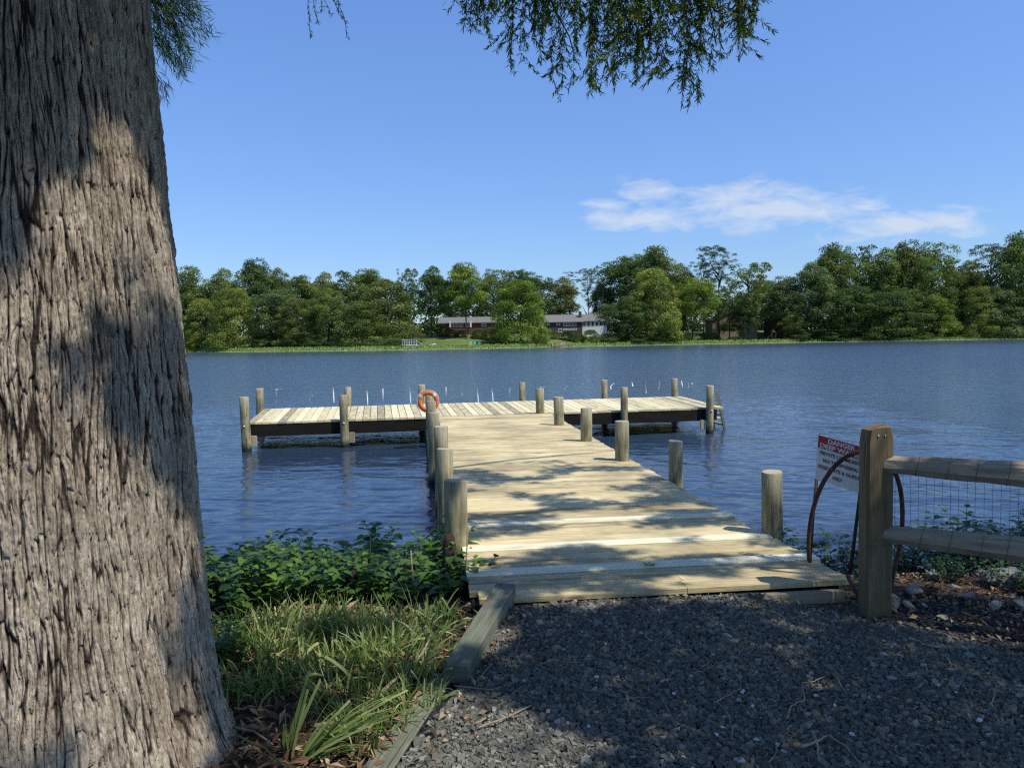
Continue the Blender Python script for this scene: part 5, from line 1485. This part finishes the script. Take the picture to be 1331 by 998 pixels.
# reeds strip along the far waterline
rng = np.random.default_rng(401)
n = 26000; X = rng.uniform(-150, 200, n); u_ = 665 + X / 228 * F
dens = np.interp(u_, [0, 300, 480, 500, 560, 640, 700, 760, 800, 900, 1030, 1060, 1110, 1140, 1400], [.9, 1, .5, .6, 1, .8, .5, .9, .9, 1., .9, .15, .15, .9, 1])
k = rng.random(n) < dens; X = X[k]; n = len(X)
d = rng.uniform(-.8, 3.6, n) ; Y = ys(X) + d; hgt = rng.uniform(.35, 1.1, n) * np.clip(.5 + d * .25, .3, 1)
B = np.stack([X, Y, np.maximum(fz(X, Y), -.02)], 1); Lv = np.stack([rng.normal(0, .12, n), rng.normal(0, .12, n), hgt], 1); Wv = np.stack([rng.uniform(.08, .2, n), rng.normal(0, .05, n), np.zeros(n)], 1)
V, Fq = diamonds(B, Lv, Wv, .5)
tag(link('marsh_reeds', set_mesh('marsh_reeds', V, Fq, np.repeat(np.clip(rng.normal(.5, .25, n), 0, 1), 4)), M['reed']), 'yellow green reeds along the far waterline', 'reeds', kind='stuff')
# lily pads
n = 9000; X = rng.uniform(-150, 200, n); Y = ys(X) - rng.exponential(1.6, n) - .2; C = np.stack([X, Y, np.full(n, .03)], 1)
V, Fq = cards(C, unit(rng.normal(0, .12, (n, 3)) + np.array([0, -.12, 1])), rng.uniform(.25, .5, n), rng, .9)
tag(link('lily_pads', set_mesh('lily_pads', V, Fq, np.repeat(np.clip(rng.normal(.7, .2, n), 0, 1), 4)), M['reed']), 'pale floating leaves edging the far waterline', 'water plants', kind='stuff')


# ================================================================== HOUSES
def abox(mb, x0, x1, y0, y1, z0, z1, t=.5): mb.box(((x0 + x1) / 2, (y0 + y1) / 2, (z0 + z1) / 2), ((x1 - x0) / 2, 0, 0), (0, (y1 - y0) / 2, 0), (0, 0, (z1 - z0) / 2), t)


def house(name, label, px0, px1, pb, pe, pr, D, depth, wall, roof, wins, chim=None, gable=False, cat='house'):
    x0, _, zb = at(px0, pb, D); x1, _, _ = at(px1, pb, D); _, _, ze = at((px0 + px1) / 2, pe, D); _, _, zr = at((px0 + px1) / 2, pr, D)
    zb = min(zb, float(fz((x0 + x1) / 2, D)))
    h = thing(name, label, cat, ((x0 + x1) / 2, D, zb)); w = (x1 - x0) / 2; H_ = ze - zb; HR = zr - zb
    mb = MB(); abox(mb, -w, w, 0, depth, -1., H_)
    if gable: mb.add([(-w, 0, H_), (w, 0, H_), (0, 0, HR - .15), (-w, .2, H_), (w, .2, H_), (0, .2, HR - .15)], [(0, 1, 2), (3, 5, 4)])
    mb.build('wall', wall, h)
    mb = MB(); o_ = .5
    if gable:
        for s_ in (-1, 1):
            a = (0, HR + .1); b = (s_ * (w + o_), H_ - .2); vs = [(a[0], -o_, a[1]), (b[0], -o_, b[1]), (b[0], depth, b[1]), (a[0], depth, a[1]), (a[0], -o_, a[1] - .25), (b[0], -o_, b[1] - .25), (b[0], depth, b[1] - .25), (a[0], depth, a[1] - .25)]
            mb.add(vs, [(0, 1, 2, 3), (7, 6, 5, 4), (0, 4, 5, 1), (1, 5, 6, 2), (2, 6, 7, 3)])
    else:
        vs = [(-w - o_, -o_, H_), (w + o_, -o_, H_), (w + o_, depth / 2, HR), (-w - o_, depth / 2, HR), (w + o_, depth + o_, H_), (-w - o_, depth + o_, H_)]
        vs += [(a, b, c - .22) for a, b, c in vs]
        mb.add(vs, [(0, 1, 2, 3), (3, 2, 4, 5), (0, 6, 7, 1), (1, 7, 8, 10, 4, 2), (0, 3, 5, 11, 9, 6), (6, 9, 8, 7), (9, 11, 10, 8)])
    rf = mb.build('roof', roof, h)
    if chim:
        mb = MB(); cx_ = at(chim, pe, D)[0] - (x0 + x1) / 2; abox(mb, cx_ - .45, cx_ + .45, depth * .25, depth * .25 + .8, H_, HR + .9); mb.build('chimney', M['brick2'], rf)
    for (wx0, wx1, wy0, wy1, kind, mull) in wins:
        a = at(wx0, wy1, D); b = at(wx1, wy0, D); a0, a1 = a[0] - h.location[0], b[0] - h.location[0]; z0, z1 = a[2] - zb, b[2] - zb
        mb = MB(); f_ = .14
        if kind == 'window' or kind == 'door':
            abox(mb, a0, a1, -.06, -.003, z0, z0 + f_); abox(mb, a0, a1, -.06, -.003, z1 - f_, z1); abox(mb, a0, a0 + f_, -.06, -.003, z0 + f_, z1 - f_); abox(mb, a1 - f_, a1, -.06, -.003, z0 + f_, z1 - f_)
            for k_ in range(1, mull): q = a0 + (a1 - a0) * k_ / mull; abox(mb, q - .06, q + .06, -.06, -.003, z0 + f_, z1 - f_)
            fr = mb.build(kind, M['white'], h); mb = MB(); abox(mb, a0 + f_, a1 - f_, -.02, .04, z0 + f_, z1 - f_); mb.build('pane', M['glass'], fr)
        elif kind == 'garage': abox(mb, a0, a1, -.03, .03, z0, z1); mb.build('garage_shade_panel', M['glass'], h)  # dark panel stands in for the unlit garage interior
        elif kind == 'column': abox(mb, a0, a1, -.9, -.6, z0, z1); mb.build('porch_column', M['white'], h)
    return h


house('dark_brick_house', 'dark brick house with grey roof and garage opening on the slope', 709.5, 757, 433, 418.3, 408.5, 250, 9, M['brick2'], M['roof'],
      [(732, 749, 418.8, 424, 'window', 4), (723, 728, 419.5, 423, 'window', 1), (711, 714.5, 419.5, 423, 'window', 1), (726, 730.5, 427, 432, 'door', 1), (732, 740, 427, 429.5, 'window', 2), (741, 750, 426.7, 429, 'window', 2), (713, 722, 427.5, 433, 'garage', 1)], 755)
house('white_house_wing', 'white house wing with a row of tall dark windows right of the dark brick house', 756, 789, 426, 417, 407.5, 251.5, 9, M['white'], M['roof'],
      [(757.5, 761.5, 417.5, 424.5, 'window', 1), (763, 767, 417.5, 424.5, 'window', 1), (768.5, 772, 417.5, 424.5, 'window', 1), (774, 777.5, 418.3, 424, 'window', 1), (779, 782.5, 418.3, 424, 'window', 1), (784, 787, 418.3, 424, 'window', 1)], None)
house('brick_ranch_house', 'red brick ranch house with white porch columns seen between the trees', 571, 644, 433, 419.3, 411.5, 250, 9, M['brick'], M['roof'],
      [(584.5, 586, 417, 425.5, 'column', 1), (587, 592, 419.5, 425, 'window', 2), (593, 597, 419.5, 425, 'window', 1), (598, 602, 419.5, 425, 'window', 1), (605, 609, 419.5, 425, 'window', 1), (611, 613, 417, 425.5, 'column', 1), (574, 579, 420.5, 424, 'window', 1), (626, 632, 420.5, 424.5, 'window', 1)], None)
house('gabled_bungalow', 'brown gabled bungalow half hidden behind trees on the lawn', 926, 984, 429, 415, 402.5, 254, 9, simple_mat('tan_siding', (.26, .21, .14), (.18, .14, .10), 2), M['roof2'],
      [(940, 945, 421, 426, 'window', 2), (948, 953, 421, 426, 'window', 2), (955, 960, 421, 426, 'window', 2)], None, True)
house('small_brown_house', 'small brown house with pale roof edge above the lawn on the right', 1004, 1036, 428, 409, 402.5, 256, 8, simple_mat('brown_siding', (.09, .06, .05), (.07, .05, .04), 2), M['roof'], [(1022, 1028, 411, 416, 'window', 1), (1008, 1012, 411, 425, 'window', 1)], None)


def P0(px, py, D): x, _, z = at(px, py, D); return x, D, z
def gbase(px, D): x = at(px, 440, D)[0]; return x, D, float(fz(x, D))
# parked cars
def car(px, D, label, col, g):
    x, y, z = gbase(px, D); c = thing('parked_car', label, 'car', (x, y, z + .2), .2, g); mb = MB()
    prof = [(-2.2, .35), (-2.2, .85), (-1.3, .98), (-.8, 1.45), (.9, 1.45), (1.5, 1.), (2.2, .85), (2.2, .35)]
    vs = [(a, s_ * .85 * (.85 if b > 1.2 else 1), b) for s_ in (-1, 1) for a, b in prof]; m_ = len(prof)
    mb.add(vs, [tuple(range(m_)), tuple(range(2 * m_ - 1, m_ - 1, -1))] + [(i, i + m_, (i + 1) % m_ + m_, (i + 1) % m_) for i in range(m_)]); mb.build('body', col, c)
    mb = MB(); mb.add([(-1.1, -.83, 1.02), (1.3, -.83, 1.02), (.85, -.76, 1.38), (-.75, -.76, 1.38)], [(0, 1, 2, 3)]); mb.build('window', M['glass'], c)
    for wx_ in (-1.4, 1.4): mb = MB(); mb.tube([(wx_, -.88, .33), (wx_, -.6, .33)], .33, 12); mb.build('wheel', M['rubber'], c)
car(792, 253, 'white car parked right beside the white house wing', M['white'], 'cars parked by the houses'); car(822, 256, 'white car parked in the shade further right under the dark tree', M['white'], 'cars parked by the houses')
# white deck with railing and steps
x, y, z = gbase(534, 213); g = thing('viewing_deck', 'small white deck with railing and steps at the far waterline', 'deck', (x, y, z))
mb = MB(); abox(mb, -2.3, 1.8, -1.5, 1.5, .9, 1.1); mb.build('platform', M['white'], g)
for xx in (-2.2, -.2, 1.7): mb = MB(); abox(mb, xx - .08, xx + .08, -1.5, -1.34, -.5, .9); mb.build('leg', M['white'], g)
mb = MB()
for xx in np.linspace(-2.2, 1.7, 7): abox(mb, xx - .06, xx + .06, -1.5, -1.4, 1.1, 2.4)
abox(mb, -2.3, 1.8, -1.53, -1.37, 2.4, 2.52); abox(mb, -2.3, 1.8, -1.5, -1.42, 1.7, 1.78); mb.build('railing', M['white'], g)
mb = MB()
for k_ in range(4): abox(mb, 1.8 + k_ * .35, 2.15 + k_ * .35, -1.3, -.2, .75 - k_ * .25, .85 - k_ * .25)
mb.beam((1.8, -1.4, 2.2), (3.2, -1.4, 1.), .1, .1); mb.build('steps', M['white'], g)
# boat, chairs, picnic table, slide, small dock
x, y, z = gbase(563, 219); b_ = thing('rowing_boat', 'small white and blue boat pulled up on the far bank', 'boat', (x, y, z + .3), 1.3)
mb = MB(); hull = []
for i, (l_, w_, h_) in enumerate([(-1.8, .6, .55), (-.8, .75, .55), (.6, .7, .6), (1.6, .3, .7), (2., .04, .8)]): hull += [(l_, -w_, h_), (l_, -w_ * .6, 0), (l_, w_ * .6, 0), (l_, w_, h_)]
fs = [(0, 1, 2, 3)] + [(i * 4 + k_, i * 4 + k_ + 1, i * 4 + k_ + 5, i * 4 + k_ + 4) for i in range(4) for k_ in range(3)]; mb.add(hull, fs); mb.build('hull', M['white'], b_)
mb = MB(); abox(mb, -1.2, -.9, -.6, .6, .42, .48); abox(mb, .2, .5, -.6, .6, .42, .48); mb.build('seat', M['blue'], b_)
def chair(px, D, label, mat, g, rz):
    x, y, z = gbase(px, D); c = thing('garden_chair', label, 'chair', (x, y, z), rz, g)
    mb = MB(); mb.box((0, 0, .42), (.36, 0, .03), (0, .38, 0), (0, 0, .04)); mb.build('seat', mat, c); mb = MB(); mb.box((0, .38, .85), (.36, 0, 0), (0, .12, .45), (0, .04, 0)); mb.build('backrest', mat, c)
    for sx in (-.3, .3):
        for sy in (-.3, .3): mb = MB(); abox(mb, sx - .04, sx + .04, sy - .04, sy + .04, -.1, .41); mb.build('leg', mat, c)
for px, lab, rz in ((612, 'left teal garden chair on the far lawn', .3), (617, 'middle teal garden chair on the far lawn', 0), (622, 'right teal garden chair on the far lawn', -.4)): chair(px, 222, lab, M['teal'], 'teal garden chairs on the far lawn', rz)
x, y, z = gbase(728, 219.5); dk = thing('small_dock', 'small weathered dock with posts below the dark brick house', 'dock', (x - .5, y - 1, .0)); mb = MB(); abox(mb, -2., 1.6, -1.5, 1.5, .45, .6); mb.build('platform', M['rail'], dk)
for xx in (-1.9, -.6, .6, 1.5): mb = MB(); mb.tube([(xx, -1.4, -.6), (xx, -1.4, 1.15)], .12, 8); mb.build('post', M['rail'], dk)
mb = MB(); abox(mb, .2, 1.5, 0, 1.2, .6, 1.4); mb.build('storage_box', M['rail'], dk)
x, y, z = gbase(999, 246); sl = thing('play_slide', 'yellow play slide on the lawn right of the bungalow', 'slide', (x, y, z))
mb = MB(); mb.add([(-1.6, -.4, .2), (-1.6, .4, .2), (-.9, .4, .35), (-.9, -.4, .35), (.8, .4, 2.2), (.8, -.4, 2.2), (1.4, .4, 2.2), (1.4, -.4, 2.2)], [(0, 1, 2, 3), (3, 2, 4, 5), (5, 4, 6, 7)]); mb.build('chute', M['yellow'], sl)
mb = MB(); mb.add([(.9, -.8, 2.9), (2.1, -.8, 2.9), (1.5, -.8, 3.7), (.9, .8, 2.9), (2.1, .8, 2.9), (1.5, .8, 3.7)], [(0, 1, 2), (3, 5, 4), (0, 2, 5, 3), (1, 4, 5, 2)]); mb.build('roof', M['yellow'], sl)
for xx in (.9, 2.1): mb = MB(); abox(mb, xx - .08, xx + .08, -.8, -.64, 0, 2.9); mb.build('post', M['rail'], sl)

# ================================================================== WORLD, SUN, CAMERA
w = bpy.data.worlds.new('World'); scene.world = w; w.use_nodes = True; nt = w.node_tree; nt.nodes.clear()
out = nt.nodes.new('ShaderNodeOutputWorld'); bg = nt.nodes.new('ShaderNodeBackground'); bg.inputs[1].default_value = .115
sky = nt.nodes.new('ShaderNodeTexSky'); sky.sky_type = 'NISHITA'; sky.sun_disc = False; sky.sun_elevation = SUN_EL
sky.sun_rotation = math.atan2(SUN_H[0], SUN_H[1]); sky.air_density = 1.; sky.dust_density = .3; sky.ozone_density = 2.
tc = nt.nodes.new('ShaderNodeTexCoord'); sp = nt.nodes.new('ShaderNodeSeparateXYZ'); L(nt, tc.outputs['Generated'], sp.inputs[0])
az = mth(nt, 'DIVIDE', sp.outputs['X'], mth(nt, 'MAXIMUM', sp.outputs['Y'], .01)); el = mth(nt, 'DIVIDE', sp.outputs['Z'], mth(nt, 'MAXIMUM', sp.outputs['Y'], .01))
cb = nt.nodes.new('ShaderNodeCombineXYZ'); L(nt, az, cb.inputs[0]); L(nt, el, cb.inputs[1])


def ell(px, py, rx_, ry_, rot=0.):
    u0, d0, w0 = ray(px, py); u0 /= d0; w0 /= d0; c, q = math.cos(rot), math.sin(rot)
    a = mth(nt, 'SUBTRACT', az, u0); b = mth(nt, 'SUBTRACT', el, w0)
    a2 = mth(nt, 'ADD', mth(nt, 'MULTIPLY', a, c), mth(nt, 'MULTIPLY', b, q)); b2 = mth(nt, 'SUBTRACT', mth(nt, 'MULTIPLY', b, c), mth(nt, 'MULTIPLY', a, q))
    a2 = mth(nt, 'DIVIDE', a2, rx_ / F); b2 = mth(nt, 'DIVIDE', b2, ry_ / F)
    r = mth(nt, 'SQRT', mth(nt, 'ADD', mth(nt, 'MULTIPLY', a2, a2), mth(nt, 'MULTIPLY', b2, b2)))
    return mth(nt, 'SUBTRACT', 1., r, True)


msk = None
for e_ in (ell(995, 272, 240, 42, -.02), ell(845, 284, 140, 26, .0), ell(845, 250, 62, 28, -.1), ell(945, 262, 130, 44, .1), ell(1170, 292, 160, 32, .04), ell(1243, 288, 56, 32, -.3), ell(790, 268, 50, 14), ell(1130, 268, 60, 14)):
    msk = e_ if msk is None else mth(nt, 'MAXIMUM', msk, e_)
n_ = noise(nt, mapping(nt, cb.outputs[0], (1, 2.4, 1), (0, 0, -.08)), 22, 8, .62, .5)
n2_ = noise(nt, mapping(nt, cb.outputs[0], (1, 4, 1), (0, 0, .1)), 9, 5, .6, .2)
cl = mth(nt, 'ADD', mth(nt, 'MULTIPLY', msk, 1.05), mth(nt, 'SUBTRACT', mth(nt, 'ADD', mth(nt, 'MULTIPLY', n_, 1.9), mth(nt, 'MULTIPLY', n2_, 1.5)), 1.93))
cl = mth(nt, 'MULTIPLY', ramp(nt, cl, [(.0, 0.), (.8, 1.)]).outputs[0], mth(nt, 'MINIMUM', mth(nt, 'MULTIPLY', msk, 3.), 1.))
gate = mth(nt, 'GREATER_THAN', sp.outputs['Y'], .1)
cl = mth(nt, 'MULTIPLY', mth(nt, 'MULTIPLY', cl, gate), .64)
skyc = mixc(nt, 1., sky.outputs[0], (.84, 1.04, 1.40), 'MULTIPLY')
grd = N(nt, 'ShaderNodeMapRange'); L(nt, sp.outputs['Z'], grd.inputs[0]); grd.inputs[1].default_value = .05; grd.inputs[2].default_value = .45; grd.inputs[3].default_value = .88; grd.inputs[4].default_value = 1.30
vs_c = N(nt, 'ShaderNodeVectorMath', operation='SCALE'); L(nt, skyc, vs_c.inputs[0]); L(nt, grd.outputs[0], vs_c.inputs['Scale']); skyc = vs_c.outputs[0]
c = mixc(nt, cl, skyc, (6.6, 7.0, 7.6))
L(nt, c, bg.inputs[0]); L(nt, bg.outputs[0], out.inputs[0])

sl_ = bpy.data.lights.new('sun', 'SUN'); sl_.energy = 4.9; sl_.angle = math.radians(.53); sl_.color = (1., .955, .88)
so = bpy.data.objects.new('sun', sl_); COL.objects.link(so); so.rotation_euler = Vector((SX, SY, SZ)).to_track_quat('Z', 'Y').to_euler()

cd = bpy.data.cameras.new('camera'); cam = bpy.data.objects.new('camera', cd); COL.objects.link(cam); scene.camera = cam
cd.sensor_width = 36; cd.lens = F / 1331 * 36; cd.clip_end = 5000; cd.clip_start = .05
c, s = math.cos(ROLL), math.sin(ROLL); cp, spn = math.cos(PITCH), math.sin(PITCH)
Mx = Matrix(((c, s, 0, 0), (-s * spn, c * spn, -cp, 0), (-s * cp, c * cp, spn, H), (0, 0, 0, 1)))
cam.matrix_world = Mx
scene.view_settings.view_transform = 'Standard'; scene.view_settings.look = 'None'; scene.view_settings.exposure = 0
scene.cycles.use_denoising = False; scene.cycles.filter_width = 1.25
scene.cycles.max_bounces = 6; scene.cycles.transparent_max_bounces = 4
